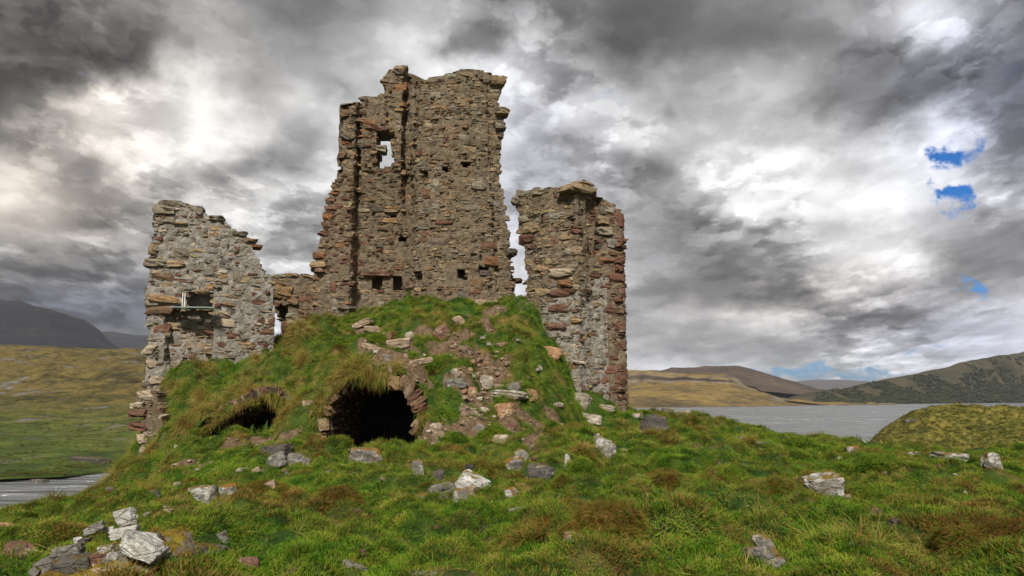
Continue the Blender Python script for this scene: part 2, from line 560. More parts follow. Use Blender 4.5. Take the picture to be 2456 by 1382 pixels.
PAL = {'tan': (0.285, 0.232, 0.160), 'grey': (0.235, 0.222, 0.19), 'ochre': (0.28, 0.20, 0.115), 'red': (0.150, 0.085, 0.066), 'brown': (0.185, 0.130, 0.090),
       'dark': (0.115, 0.105, 0.09), 'pale': (0.42, 0.385, 0.32), 'slate': (0.20, 0.205, 0.20), 'rust': (0.215, 0.12, 0.07)}


def pick(weights, n, r):
    ks = list(weights)
    w = np.array([weights[k] for k in ks], float)
    i = r.choice(len(ks), n, p=w / w.sum())
    c = np.array([PAL[k] for k in ks])[i]
    return c * r.uniform(0.72, 1.25, (n, 1)) * r.uniform(0.94, 1.06, (n, 3))


def tile(u0, u1, z0, z1, r, band=(0.30, 0.52), fine=1.0):
    """random rubble: bands cut in blocks, blocks cut in stones -> rows of (u, z, w, h)"""
    out = []
    z = z0
    while z < z1:
        h = r.uniform(*band)
        u = u0 - r.uniform(0, 0.3)
        while u < u1:
            w = r.uniform(0.26, 0.70)
            q = r.random()
            if q < 0.22 / fine:
                rows = [1.0]
            elif q < 0.62:
                a = r.uniform(0.35, 0.65)
                rows = [a, 1 - a]
            else:
                a = r.dirichlet([3, 3, 3])
                rows = list(a)
            zz = z
            for a in rows:
                hh = a * h
                nspl = max(1, int(round(w / max(0.14, hh * r.uniform(1.3, 3.0)))))
                ws = r.dirichlet([4] * nspl) * w
                uu = u
                for s in ws:
                    out.append((uu + s / 2, zz + hh / 2, s, hh))
                    uu += s
                zz += hh
            u += w
        z += h
    return np.array(out)


class Path:
    def __init__(self, pts, soft=0.12):
        self.p = np.array(pts, float)
        d = np.linalg.norm(np.diff(self.p, axis=0), axis=1)
        self.c = np.concatenate([[0], np.cumsum(d)])
        self.L = self.c[-1]
        self.soft = soft

    def at(self, u):
        u = np.asarray(u, float)
        q = np.stack([np.interp(u, self.c, self.p[:, k]) for k in (0, 1)], -1)
        e = self.soft
        a = np.stack([np.interp(u - e, self.c, self.p[:, k]) for k in (0, 1)], -1)
        b = np.stack([np.interp(u + e, self.c, self.p[:, k]) for k in (0, 1)], -1)
        T = b - a
        T /= np.linalg.norm(T, axis=-1, keepdims=True) + 1e-9
        N = np.stack([T[..., 1], -T[..., 0]], -1)
        return q, T, N

    def frame(self, u, z):
        q, T, N = self.at(u)
        zz = np.zeros_like(u)
        P = np.concatenate([q, np.asarray(z, float)[..., None]], -1)
        return P, np.concatenate([T, zz[..., None]], -1), np.concatenate([N, zz[..., None]], -1), np.broadcast_to(np.array([0, 0, 1.0]), P.shape)


class Tunnel:
    """u = depth along +Y, z = arc length round the profile (x,z)"""
    def __init__(self, prof, y0, skew=0.0):
        self.p = np.array(prof, float)
        d = np.linalg.norm(np.diff(self.p, axis=0), axis=1)
        self.c = np.concatenate([[0], np.cumsum(d)])
        self.L = self.c[-1]
        self.y0, self.skew = y0, skew

    def frame(self, u, z):
        q = np.stack([np.interp(z, self.c, self.p[:, k]) for k in (0, 1)], -1)
        a = np.stack([np.interp(z - .1, self.c, self.p[:, k]) for k in (0, 1)], -1)
        b = np.stack([np.interp(z + .1, self.c, self.p[:, k]) for k in (0, 1)], -1)
        t = b - a
        t /= np.linalg.norm(t, axis=-1, keepdims=True) + 1e-9
        o = np.zeros_like(np.asarray(u, float))
        P = np.stack([q[..., 0] + self.skew * u, self.y0 + u, q[..., 1]], -1)
        T = np.stack([o, o + 1, o], -1)
        Z = np.stack([t[..., 0], o, t[..., 1]], -1)
        N = np.stack([t[..., 1], o, -t[..., 0]], -1)
        return P, T, N, Z


def stones_mesh(P, T, N, Z, w, h, d, prot, cols, r, gap=0.022, rough=0.13, rot=0.04):
    n = len(P)
    J = TV[None] + r.normal(0, rough, (n, len(TV), 3)) * np.array([0.8, 0.9, 0.8])
    # chamfer whole corners of a stone now and then
    sk = r.normal(0, 0.16, (n, 1))
    J[..., 0] += sk * J[..., 2]
    tp = r.normal(0, 0.13, (n, 1))
    J[..., 2] *= 1 + tp * J[..., 0]
    hw = np.maximum(w / 2 - gap / 2, 0.02)[:, None]
    hh = np.maximum(h / 2 - gap / 2, 0.015)[:, None]
    lu, lz = J[..., 0] * hw, J[..., 2] * hh
    a = r.normal(0, rot, (n, 1))
    lu, lz = lu * np.cos(a) - lz * np.sin(a), lu * np.sin(a) + lz * np.cos(a)
    bend = r.normal(0, 0.06, (n, 1))
    ln = (J[..., 1] * -1 - 1) * d[:, None] + prot[:, None]
    ln = ln + bend * lu + r.normal(0, 0.07, (n, 1)) * lz
    V = P[:, None] + T[:, None] * lu[..., None] + N[:, None] * ln[..., None] + Z[:, None] * lz[..., None]
    Fs = TF[None] + (np.arange(n) * len(TV))[:, None, None]
    C = np.repeat(cols, len(TV), 0)
    return V.reshape(-1, 3), Fs.reshape(-1, 4), C


def build_wall(name, frame, L, z0, z1, outline, parent, mortar, palette, seed, thick=0.75, holes=(), sockets=(), relief=(), band=(0.18, 0.34), fine=1.2,
               gap=0.028, extra=(), cell=0.085, prot=(-0.03, 0.045), depth=(0.10, 0.20), wav=0.12, core_in=-0.006, mort2=None):
    r = np.random.default_rng(seed)
    st = tile(0, L, z0, z1, r, band, fine)
    u, z, w, h = st.T
    z = z + wav * fbm(u * 0.6, z * 0.6, 0, 2, seed)
    ok = (u > 0) & (u < L)
    u, z, w, h = u[ok], z[ok], w[ok], h[ok]
    P, T, N, Z = frame(u, z)
    px, py = proj(P)
    keep = inpoly(px, py, outline) if outline is not None else np.ones(len(u), bool)
    for hp in list(holes) + list(sockets):
        keep &= ~inpoly(px, py, hp)
    off = np.zeros(len(u))
    for rp, o in relief:
        off += o * inpoly(px, py, rp) * (1 if o < 0.5 else (((P[:, 1] > 28.4) & (N[:, 1] < -0.8)) * (1 - sstep(330, 590, py))))
    u, z, w, h, P, T, N, Z, px, py, off = [a[keep] for a in (u, z, w, h, P, T, N, Z, px, py, off)]
    n = len(u)
    cols = np.zeros((n, 3))
    done = np.zeros(n, bool)
    for poly, pal in palette:
        ins = (inpoly(px, py, poly) if poly is not None else np.ones(n, bool)) & ~done
        if ins.any():
            cols[ins] = pick(pal, int(ins.sum()), r)
        done |= ins
    pr = r.uniform(prot[0], prot[1], n) + off + np.where(r.random(n) < 0.05, r.uniform(0.03, 0.09, n), 0)
    dd = r.uniform(depth[0], depth[1], n)
    V, Fq, C = stones_mesh(P, T, N, Z, w, h, dd, pr, cols, r, gap)
    Vs, Fs, Cs, Ms = [V], [Fq], [C], [np.zeros(len(Fq), int)]
    base = len(V)
    # stones surveyed one by one: (px, py, w_px, h_px, protrusion, colour)
    if extra:
        uu = np.linspace(0, L, 240)
        for (ex, ey, ew, eh, ep, ec) in extra:
            zz = np.linspace(z0, z1, 300)
            G = frame(np.repeat(uu, 300), np.tile(zz, 240))
            qx, qy = proj(G[0])
            facing = G[2][:, 1] < 0.35
            i = np.argmin((qx - ex) ** 2 + (qy - ey) ** 2 + np.where(facing, 0, 1e6) + (G[0][:, 1] - 20) * 2.0)
            eo = 0.0
            for rp, o in relief:
                if o >= 0.5 and bool(inpoly(np.array([ex]), np.array([ey]), rp)[0]) and G[0][i][1] > 28.4:
                    eo = o * float(1 - sstep(330, 590, np.array(float(ey))))
            Pi = G[0][i][None] + G[2][i][None] * eo
            dist = Pi[0, 1]
            Vx, Fx, Cx = stones_mesh(Pi, G[1][i][None], G[2][i][None], G[3][i][None], np.array([ew * 0.82 * dist / F]), np.array([eh * 0.92 * dist / F]),
                                     np.array([0.22 + max(ep, 0) * 0.5]), np.array([ep * 0.7]), np.array([PAL[ec]]) * r.uniform(0.85, 1.15), r, 0.01, 0.10, 0.04)
            Vs.append(Vx); Fs.append(Fx + base); Cs.append(Cx); Ms.append(np.zeros(len(Fx), int)); base += len(Vx)
    # core behind the stones
    nu, nz = max(2, int(L / cell)), max(2, int((z1 - z0) / cell))
    ug, zg = np.linspace(0, L, nu + 1), np.linspace(z0, z1, nz + 1)
    UU, ZZ = np.meshgrid(ug, zg, indexing='ij')
    Pg, Tg, Ng, Zg = frame(UU.ravel(), ZZ.ravel())
    uc, zc = (ug[:-1] + ug[1:]) / 2, (zg[:-1] + zg[1:]) / 2
    UC, ZC = np.meshgrid(uc, zc, indexing='ij')
    Pc = frame(UC.ravel(), ZC.ravel())[0]
    cx, cy = proj(Pc)
    k = inpoly(cx, cy, outline) if outline is not None else np.ones(len(cx), bool)
    for hp in holes:
        k &= ~inpoly(cx, cy, hp)
    so = np.zeros(len(cx), bool)
    for hp in sockets:
        so |= inpoly(cx, cy, hp)
    k2 = (k & ~so).reshape(nu, nz)
    so = (k & so).reshape(nu, nz)
    gpx, gpy = proj(Pg)
    goff = np.zeros(len(Pg))
    for rp, o in relief:
        goff += o * inpoly(gpx, gpy, rp) * (1 if o < 0.5 else (((Pg[:, 1] > 28.4) & (Ng[:, 1] < -0.8)) * (1 - sstep(330, 590, gpy))))
    inn = -core_in + 0.05 * fbm(UU.ravel() * 4, ZZ.ravel() * 4, 0, 3, seed + 5) + goff
    Vf = Pg + Ng * inn[:, None]
    Vb = Pg - Ng * (thick + 0.08 * fbm(UU.ravel() * 2, ZZ.ravel() * 2, 3, 2, seed + 6))[:, None]
    nid = lambda i, j: i * (nz + 1) + j
    ii, jj = np.nonzero(k2)
    q = np.stack([nid(ii, jj), nid(ii + 1, jj), nid(ii + 1, jj + 1), nid(ii, jj + 1)], -1)
    nb = len(Vf)
    qb = q[:, ::-1] + nb
    sides = []
    pad = np.zeros((nu + 2, nz + 2), bool)
    pad[1:-1, 1:-1] = k2
    for di, dj, (a, b) in ((-1, 0, ((0, 1), (0, 0))), (1, 0, ((1, 0), (1, 1))), (0, -1, ((0, 0), (1, 0))), (0, 1, ((1, 1), (0, 1)))):
        e = k2 & ~pad[1 + di:nu + 1 + di, 1 + dj:nz + 1 + dj]
        i2, j2 = np.nonzero(e)
        va, vb = nid(i2 + a[0], j2 + a[1]), nid(i2 + b[0], j2 + b[1])
        sides.append(np.stack([va, va + nb, vb + nb, vb], -1))
    Vk = Pg - Ng * 0.6 if so.any() else None
    fl = [q, qb] + sides
    allV = np.vstack([Vf, Vb])
    if so.any():
        i3, j3 = np.nonzero(so)
        fl.append(np.stack([nid(i3, j3), nid(i3 + 1, j3), nid(i3 + 1, j3 + 1), nid(i3, j3 + 1)], -1) + len(allV))
        allV = np.vstack([allV, Vk])
    fq = np.vstack([x for x in fl if len(x)])
    Vs.append(allV); Fs.append(fq + base); Cs.append(np.full((len(allV), 3), 0.2)); Ms.append(np.ones(len(fq), int))
    if mort2 is not None:      # a second mortar where the wall is limewashed
        poly, idx = mort2
        ctr = allV[fq].mean(1)
        mx, my = proj(ctr)
        Ms[-1] = np.where(inpoly(mx, my, poly), 2, 1)
    mats = [M_STONE, mortar] + ([M_MORT_PALE] if mort2 is not None else [])
    me = mesh_np(name, np.vstack(Vs), [np.vstack(Fs)], mats, [np.concatenate(Ms)], {'col': np.vstack(Cs)})
    return obj(name, me, parent)


castle = obj('castle_ruin', None, label='roofless ruined stone castle with a tall broken tower on a grassy mound', cat='castle', loc=(0, 0, 0))

# --- tall tower
TOWER = [(745, 655), (740, 640), (760, 625), (757, 610), (765, 600), (770, 570), (778, 545), (778, 520), (785, 500), (788, 480), (797, 460), (800, 440), (812, 425), (825, 410), (818, 395), (825, 375),
         (817, 350), (822, 330), (818, 310), (825, 290), (815, 275), (835, 262), (850, 250), (910, 245), (930, 238), (925, 215), (930, 195), (945, 178), (965, 172), (990, 180), (990, 196), (1010, 192), (1060, 182), (1100, 170),
         (1140, 165), (1170, 174), (1195, 182), (1208, 192), (1204, 215), (1192, 235), (1200, 255), (1210, 268), (1202, 285), (1196, 310), (1206, 325), (1204, 350), (1196, 370), (1202, 395), (1196, 420), (1200, 440),
         (1210, 460), (1206, 480), (1216, 505), (1213, 530), (1224, 560), (1219, 590), (1230, 620), (1229, 650), (1242, 680), (1234, 705), (1236, 780), (1100, 860), (760, 870), (745, 800)]
tp = Path([(-8.0, 29.6), (-8.0, 28.2), (-6.5, 27.95), (-6.38, 28.65), (-4.55, 28.75), (-4.15, 28.45), (-3.85, 28.05), (-3.2, 27.8), (-2.0, 27.6), (0.0, 28.0), (0.35, 29.5)], 0.08)
RED = {'red': 5, 'brown': 4, 'rust': 2, 'tan': 1}
TWR = {'tan': 6, 'grey': 4, 'brown': 2, 'ochre': 1.2, 'red': 0.9, 'dark': 1.2, 'slate': 1}
REC = {'brown': 4, 'tan': 4, 'ochre': 2, 'dark': 2, 'rust': 1.5, 'red': 1, 'grey': 1}
tower = build_wall('tower', tp.frame, tp.L, 8.5, 23.0, TOWER, castle, M_MORT_TAN,
                   [([(730, 420), (850, 400), (860, 660), (730, 670)], RED), ([(810, 240), (985, 160), (985, 700), (850, 700)], REC), (None, TWR)], 3,
                   holes=[[(906, 326), (950, 326), (953, 354), (944, 362), (950, 378), (948, 410), (908, 411), (906, 384), (912, 366), (905, 350)]],
                   sockets=[[(892, 662), (918, 662), (918, 698), (894, 698)], [(940, 662), (968, 664), (966, 698), (942, 698)], [(990, 650), (1014, 652), (1012, 674), (992, 674)],
                            [(1094, 644), (1120, 644), (1120, 672), (1096, 672)], [(1004, 406), (1028, 408), (1026, 427), (1006, 426)], [(1062, 398), (1078, 398), (1078, 413), (1062, 413)],
                            [(1102, 386), (1128, 388), (1126, 404), (1104, 402)], [(848, 393), (864, 393), (864, 406), (848, 406)], [(830, 332), (852, 330), (852, 345), (830, 348)],
                            [(1148, 638), (1172, 640), (1170, 660), (1150, 660)], [(935, 515), (955, 515), (952, 530), (936, 528)], [(955, 565), (978, 568), (976, 582), (956, 580)]],
                   relief=[([(838, 230), (992, 160), (992, 600), (838, 600)], 0.62), ([(925, 200), (995, 200), (995, 420), (945, 420)], 0.12),                            ([(1165, 200), (1215, 180), (1250, 700), (1190, 700)], -0.10), ([(850, 420), (900, 420), (900, 560), (850, 560)], -0.08)],
                   extra=[(1178, 625, 44, 24, 0.16, 'rust'), (1165, 655, 40, 14, 0.10, 'dark'), (1172, 588, 50, 24, 0.08, 'red'), (1205, 268, 44, 18, 0.30, 'tan'), (1196, 195, 44, 26, 0.22, 'tan'), (1200, 300, 36, 22, 0.2, 'grey'),
                          (905, 658, 84, 14, 0.28, 'red'), (890, 310, 46, 26, 0.10, 'rust'), (905, 322, 60, 10, 0.12, 'red'), (918, 368, 34, 18, 0.10, 'grey'), (828, 275, 26, 22, 0.18, 'brown'), (830, 330, 34, 16, 0.22, 'dark'),
                          (822, 372, 24, 20, 0.20, 'brown'), (965, 225, 40, 30, 0.20, 'rust'), (962, 182, 40, 20, 0.16, 'tan'), (1150, 445, 44, 26, 0.14, 'grey'), (1240, 674, 36, 12, 0.30, 'brown'), (1228, 605, 30, 20, 0.2, 'dark'),
                          (1065, 533, 56, 12, 0.12, 'red'), (1010, 545, 40, 14, 0.06, 'slate'), (1075, 480, 46, 20, 0.03, 'tan'), (1130, 500, 60, 20, 0.05, 'grey'), (1145, 700, 50, 20, 0.04, 'red'), (1075, 700, 36, 18, 0.03, 'brown'),
                          (943, 730, 30, 26, 0.02, 'red'), (800, 690, 24, 26, 0.1, 'red'), (755, 637, 44, 16, 0.22, 'tan'), (766, 612, 40, 18, 0.18, 'rust'), (776, 560, 34, 14, 0.12, 'red'), (786, 520, 36, 20, 0.12, 'rust'), (795, 480, 34, 16, 0.1, 'red'), (806, 445, 30, 16, 0.1, 'brown'),
                          (780, 590, 44, 12, 0.12, 'brown'), (784, 540, 34, 14, 0.12, 'red'), (792, 500, 36, 14, 0.12, 'red'), (802, 462, 34, 14, 0.1, 'rust'),
                          (1040, 440, 40, 30, 0.04, 'grey'), (1020, 300, 44, 24, 0.03, 'tan'), (1110, 330, 50, 22, 0.03, 'grey'), (1120, 240, 60, 22, 0.03, 'tan'), (1040, 230, 50, 22, 0.03, 'grey')])

# --- left wall with its niche
SIDE = [(364, 497), (388, 484), (430, 486), (465, 493), (480, 507), (500, 516), (535, 528), (560, 550), (590, 567), (608, 582), (606, 600), (622, 625), (632, 650), (650, 665), (655, 690), (658, 740), (655, 790), (655, 880), (600, 960),
        (400, 1010), (352, 1005), (350, 915), (350, 860), (356, 800), (352, 740), (355, 690), (350, 645), (364, 600), (374, 560), (368, 525)]
lp = Path([tuple(U(352, 800, 25.3)[:2]), tuple(U(349, 800, 24.0)[:2]), tuple(U(520, 800, 24.5)[:2]), tuple(U(657, 800, 25.2)[:2]), tuple(U(640, 800, 26.4)[:2])], 0.08)
LFT = {'grey': 5, 'tan': 3.5, 'slate': 2, 'pale': 1.3, 'red': 1.5, 'brown': 1.5, 'ochre': 1, 'dark': 1}
build_wall('side_wall', lp.frame, lp.L, 7.6, 17.0, SIDE, castle, M_MORT_PALE,
           [([(395, 745), (515, 745), (515, 900), (395, 900)], {'tan': 4, 'brown': 3, 'red': 1, 'pale': 1}), ([(620, 690), (670, 690), (670, 860), (600, 880)], {'red': 4, 'grey': 2, 'tan': 3}), (None, LFT)], 8,
           sockets=[[(446, 702), (512, 704), (510, 736), (446, 734)]],
           relief=[([(398, 745), (508, 745), (505, 895), (398, 895)], -0.22), ([(340, 690), (440, 690), (440, 730), (340, 735)], 0.10)],
           band=(0.2, 0.38), gap=0.036,
           extra=[(395, 718, 90, 20, 0.30, 'ochre'), (388, 744, 80, 22, 0.22, 'brown'), (392, 505, 62, 26, 0.16, 'grey'), (410, 488, 70, 16, 0.12, 'grey'), (398, 530, 56, 20, 0.12, 'grey'), (372, 632, 60, 20, 0.2, 'grey'), (422, 632, 52, 18, 0.14, 'tan'),
                  (362, 598, 26, 30, 0.12, 'tan'), (478, 505, 20, 24, 0.12, 'grey'), (520, 524, 40, 16, 0.14, 'dark'), (540, 775, 50, 20, 0.12, 'pale'), (540, 753, 30, 14, 0.08, 'pale'), (390, 787, 46, 26, 0.06, 'red'), (568, 602, 18, 26, 0.04, 'red'),
                  (620, 725, 40, 15, 0.04, 'red'), (612, 708, 30, 14, 0.04, 'red'), (650, 770, 20, 30, 0.06, 'red'), (640, 795, 40, 18, 0.06, 'red'), (565, 805, 44, 18, 0.06, 'red'), (630, 774, 34, 18, 0.05, 'pale'), (595, 828, 40, 18, 0.08, 'tan'),
                  (358, 840, 34, 24, 0.14, 'pale'), (365, 872, 30, 20, 0.12, 'pale'), (375, 910, 40, 20, 0.14, 'pale'), (618, 748, 40, 34, 0.03, 'slate'), (578, 660, 40, 36, 0.03, 'grey'), (510, 585, 44, 16, 0.04, 'grey'), (500, 655, 40, 24, 0.06, 'slate'),
                  (600, 577, 40, 12, 0.15, 'brown'), (575, 560, 40, 12, 0.12, 'dark'), (618, 590, 30, 10, 0.12, 'rust'), (445, 690, 50, 18, 0.1, 'slate'), (485, 700, 40, 12, 0.12, 'tan'), (490, 743, 46, 12, 0.12, 'tan'), (505, 690, 26, 16, 0.1, 'ochre')])

# --- low wall joining the two
LINK = [(636, 662), (700, 658), (745, 663), (800, 668), (880, 672), (890, 880), (790, 860), (720, 850), (684, 850), (678, 800), (674, 775), (664, 752), (655, 730), (632, 728)]
kp = Path([tuple(U(630, 700, 28.6)[:2]), tuple(U(760, 700, 29.2)[:2]), tuple(U(885, 700, 29.0)[:2])], 0.1)
build_wall('linking_wall', kp.frame, kp.L, 8.8, 14.4, LINK, castle, M_MORT_TAN, [(None, {'tan': 5, 'brown': 3, 'ochre': 2, 'red': 1.5, 'grey': 2, 'dark': 1})], 21,
           sockets=[[(796, 735), (850, 735), (850, 790), (800, 790)], [(662, 728), (690, 735), (700, 765), (672, 765)]], band=(0.2, 0.36), fine=1.5, relief=[([(780, 680), (880, 680), (880, 735), (780, 735)], 0.12)],
           extra=[(685, 700, 40, 26, 0.22, 'ochre'), (700, 722, 36, 22, 0.18, 'brown'), (665, 700, 30, 36, 0.15, 'ochre'), (690, 787, 34, 26, 0.12, 'red'), (735, 785, 50, 22, 0.05, 'red'), (785, 712, 34, 16, 0.1, 'ochre'), (780, 735, 40, 30, 0.12, 'grey'), (805, 695, 26, 26, 0.14, 'red'),
                  (700, 660, 40, 12, 0.1, 'tan'), (745, 664, 50, 10, 0.1, 'tan'), (670, 662, 40, 12, 0.1, 'grey')])

# --- corner turret on the right
TUR = [(1230, 488), (1228, 478), (1244, 462), (1275, 456), (1310, 454), (1340, 452), (1375, 446), (1415, 443), (1430, 458), (1432, 470), (1466, 488), (1476, 502), (1497, 518), (1497, 600), (1500, 700), (1500, 850), (1507, 985), (1508, 1010), (1255, 1010), (1248, 780),
       (1262, 735), (1260, 690), (1266, 660), (1256, 640), (1260, 600), (1250, 575), (1243, 545), (1246, 510)]
rp_ = Path([(0.3, 29.0), (0.15, 27.3), (1.3, 26.35), (2.45, 26.0), (2.95, 26.5), (3.5, 26.75), (4.28, 26.75), (4.5, 28.3)], 0.1)
build_wall('corner_turret', rp_.frame, rp_.L, 7.4, 18.0, TUR, castle, M_MORT_TAN,
           [([(1425, 500), (1520, 500), (1520, 1000), (1456, 1000)], {'red': 9, 'brown': 3, 'dark': 1}), ([(1330, 740), (1520, 740), (1520, 1010), (1290, 1010)], {'grey': 4, 'pale': 2, 'red': 2.5, 'tan': 2, 'ochre': 0.8, 'slate': 1}),
            (None, {'tan': 5, 'grey': 4, 'brown': 2, 'ochre': 1.2, 'red': 1.4, 'dark': 1.2})], 14, gap=0.03, band=(0.2, 0.38),
           relief=[([(1404, 475), (1442, 475), (1436, 600), (1412, 640)], -0.30), ([(1236, 520), (1300, 520), (1300, 700), (1250, 700)], -0.06)],
           mort2=([(1300, 730), (1452, 660), (1462, 1010), (1280, 1010), (1300, 880)], 2),
           extra=[(1390, 455, 100, 26, 0.30, 'tan'), (1405, 442, 70, 12, 0.22, 'tan'), (1240, 482, 34, 22, 0.26, 'grey'), (1292, 463, 40, 16, 0.12, 'grey'), (1345, 655, 66, 24, 0.24, 'pale'), (1355, 682, 46, 22, 0.2, 'rust'), (1345, 703, 70, 20, 0.16, 'red'), (1300, 700, 50, 20, 0.1, 'tan'),
                  (1340, 738, 64, 20, 0.14, 'red'), (1262, 572, 54, 22, 0.12, 'red'), (1270, 545, 60, 30, 0.06, 'tan'), (1255, 525, 40, 20, 0.08, 'grey'), (1445, 530, 40, 24, 0.2, 'tan'), (1450, 555, 50, 22, 0.2, 'grey'), (1455, 505, 46, 22, 0.14, 'grey'), (1470, 585, 36, 26, 0.14, 'slate'),
                  (1455, 624, 50, 12, 0.16, 'rust'), (1480, 665, 50, 26, 0.12, 'red'), (1475, 607, 40, 14, 0.12, 'brown'), (1494, 530, 24, 34, 0.08, 'red'), (1494, 575, 22, 28, 0.06, 'red'), (1490, 620, 28, 18, 0.08, 'red'), (1492, 700, 24, 28, 0.07, 'red'), (1470, 745, 50, 16, 0.08, 'red'), (1488, 780, 34, 24, 0.06, 'red'),
                  (1490, 830, 30, 24, 0.06, 'red'), (1492, 880, 28, 24, 0.06, 'red'), (1488, 910, 34, 22, 0.06, 'red'), (1492, 950, 30, 20, 0.06, 'red'), (1336, 784, 60, 20, 0.14, 'red'), (1330, 520, 40, 24, 0.05, 'slate'), (1360, 565, 46, 24, 0.05, 'tan'), (1370, 600, 40, 20, 0.06, 'grey'), (1405, 800, 20, 40, 0.03, 'tan'), (1375, 770, 22, 34, 0.03, 'ochre'),
                  (1420, 890, 22, 40, 0.03, 'grey'), (1445, 860, 22, 30, 0.03, 'slate'), (1375, 880, 20, 34, 0.03, 'ochre'), (1350, 880, 24, 34, 0.04, 'dark'), (1350, 920, 34, 30, 0.05, 'pale'), (1320, 915, 30, 24, 0.05, 'grey')])

# --- broken foot of the wall on the left
FOOT = [(318, 948), (372, 938), (388, 1000), (392, 1060), (418, 1080), (412, 1100), (386, 1120), (340, 1125), (340, 1060), (338, 1035), (345, 1000), (335, 975)]
fp = Path([tuple(U(322, 1040, 24)[:2]), tuple(U(318, 1040, 22.9)[:2]), tuple(U(420, 1040, 22.3)[:2])], 0.1)
build_wall('wall_foot', fp.frame, fp.L, 5.4, 9.4, FOOT, castle, M_MORT_TAN, [(None, {'tan': 3, 'pale': 2, 'brown': 3, 'red': 2, 'grey': 2})], 33, band=(0.22, 0.42), thick=0.6,
           extra=[(348, 948, 62, 24, 0.12, 'pale'), (330, 972, 54, 16, 0.14, 'pale'), (334, 991, 66, 20, 0.20, 'red'), (333, 1024, 62, 22, 0.18, 'red'), (340, 1052, 30, 26, 0.12, 'pale'), (350, 1085, 40, 26, 0.12, 'pale'), (360, 1106, 50, 18, 0.16, 'tan'), (395, 1070, 40, 30, 0.05, 'brown')])

# --- the two vaulted cellars
def profile(arch, Y):
    a = np.array(arch, float)
    P = U(a[:, 0], a[:, 1], Y)
    return np.stack([P[:, 0], P[:, 2]], -1)


for arch, Y, deep, skew, seed in ((ARCH_MAIN, YF_MAIN, 5.2, 0.03, 51), (ARCH_SIDE, YF_SIDE, 3.6, 0.05, 52)):
    pr = profile(arch, Y)
    c0 = pr.mean(0)
    pr = c0 + (pr - c0) * 1.05
    pr[0, 1] -= 0.6
    pr[-1, 1] -= 0.6
    tn = Tunnel(pr, Y + 0.32, skew)
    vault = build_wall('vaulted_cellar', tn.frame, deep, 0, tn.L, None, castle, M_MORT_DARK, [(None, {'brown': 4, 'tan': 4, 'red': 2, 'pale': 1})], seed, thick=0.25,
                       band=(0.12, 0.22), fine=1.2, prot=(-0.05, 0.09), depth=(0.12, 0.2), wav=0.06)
    # back wall and earth floor of the cellar
    x0, x1 = pr[:, 0].min() - .9, pr[:, 0].max() + .9
    zb, ztp = pr[:, 1].min() - .8, pr[:, 1].max() + .8
    n = 20
    XX, ZZ = np.meshgrid(np.linspace(x0, x1, n), np.linspace(zb, ztp, n), indexing='ij')
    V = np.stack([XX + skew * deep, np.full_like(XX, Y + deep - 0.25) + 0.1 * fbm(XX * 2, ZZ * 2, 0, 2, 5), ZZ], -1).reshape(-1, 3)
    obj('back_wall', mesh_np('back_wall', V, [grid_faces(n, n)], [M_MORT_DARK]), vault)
    XX, YY = np.meshgrid(np.linspace(x0, x1, n), np.linspace(Y - 0.6, Y + deep, n), indexing='ij')
    fz = pr[:, 1].min() + 0.62
    V = np.stack([XX + skew * (YY - Y), YY, np.full_like(XX, fz) + 0.08 * fbm(XX * 2, YY * 2, 0, 3, 6)], -1).reshape(-1, 3)
    obj('earth_floor', mesh_np('earth_floor', V, [grid_faces(n, n)], [M_GROUND], attrs={'dirt': np.ones(n * n)}), vault)
    if arch is ARCH_MAIN:
        MAIN_VAULT, PR_MAIN = vault, pr
        # iron gate at the back
        gm, gt, gb = new_mat('rusted_iron')
        gb.inputs['Base Color'].default_value = (0.07, 0.06, 0.055, 1)
        gb.inputs['Metallic'].default_value = 0.6
        gb.inputs['Roughness'].default_value = 0.6
        Vl, Fl = [], []
        Yg = 22.6

        def bar(a, b, r=0.008):
            a, b = np.array(a, float), np.array(b, float)
            d = b - a
            d /= np.linalg.norm(d)
            s = np.array([0, 1.0, 0])
            q = np.cross(d, s)
            for e in (a, b):
                for k in range(6):
                    an = k * math.pi / 3
                    Vl.append(e + r * (math.cos(an) * s + math.sin(an) * q))
            n0 = len(Vl) - 12
            for k in range(6):
                Fl.append((n0 + k, n0 + (k + 1) % 6, n0 + 6 + (k + 1) % 6, n0 + 6 + k))
        xa, xb = U(885, 1000, Yg)[0], U(1004, 1000, Yg)[0]
        zlo, zhi = U(940, 1085, Yg)[2], U(940, 965, Yg)[2]
        for x in np.linspace(xa + 0.5, xb, 6):
            bar((x, Yg, zlo), (x, Yg, zhi))
        for f in (0.2, 0.62):
            bar((xa, Yg + 0.02, zlo + (zhi - zlo) * f), (xb, Yg + 0.02, zlo + (zhi - zlo) * f), 0.01)
        obj('iron_gate', mesh_np('iron_gate', np.array(Vl), [np.array(Fl)], [gm]), vault)

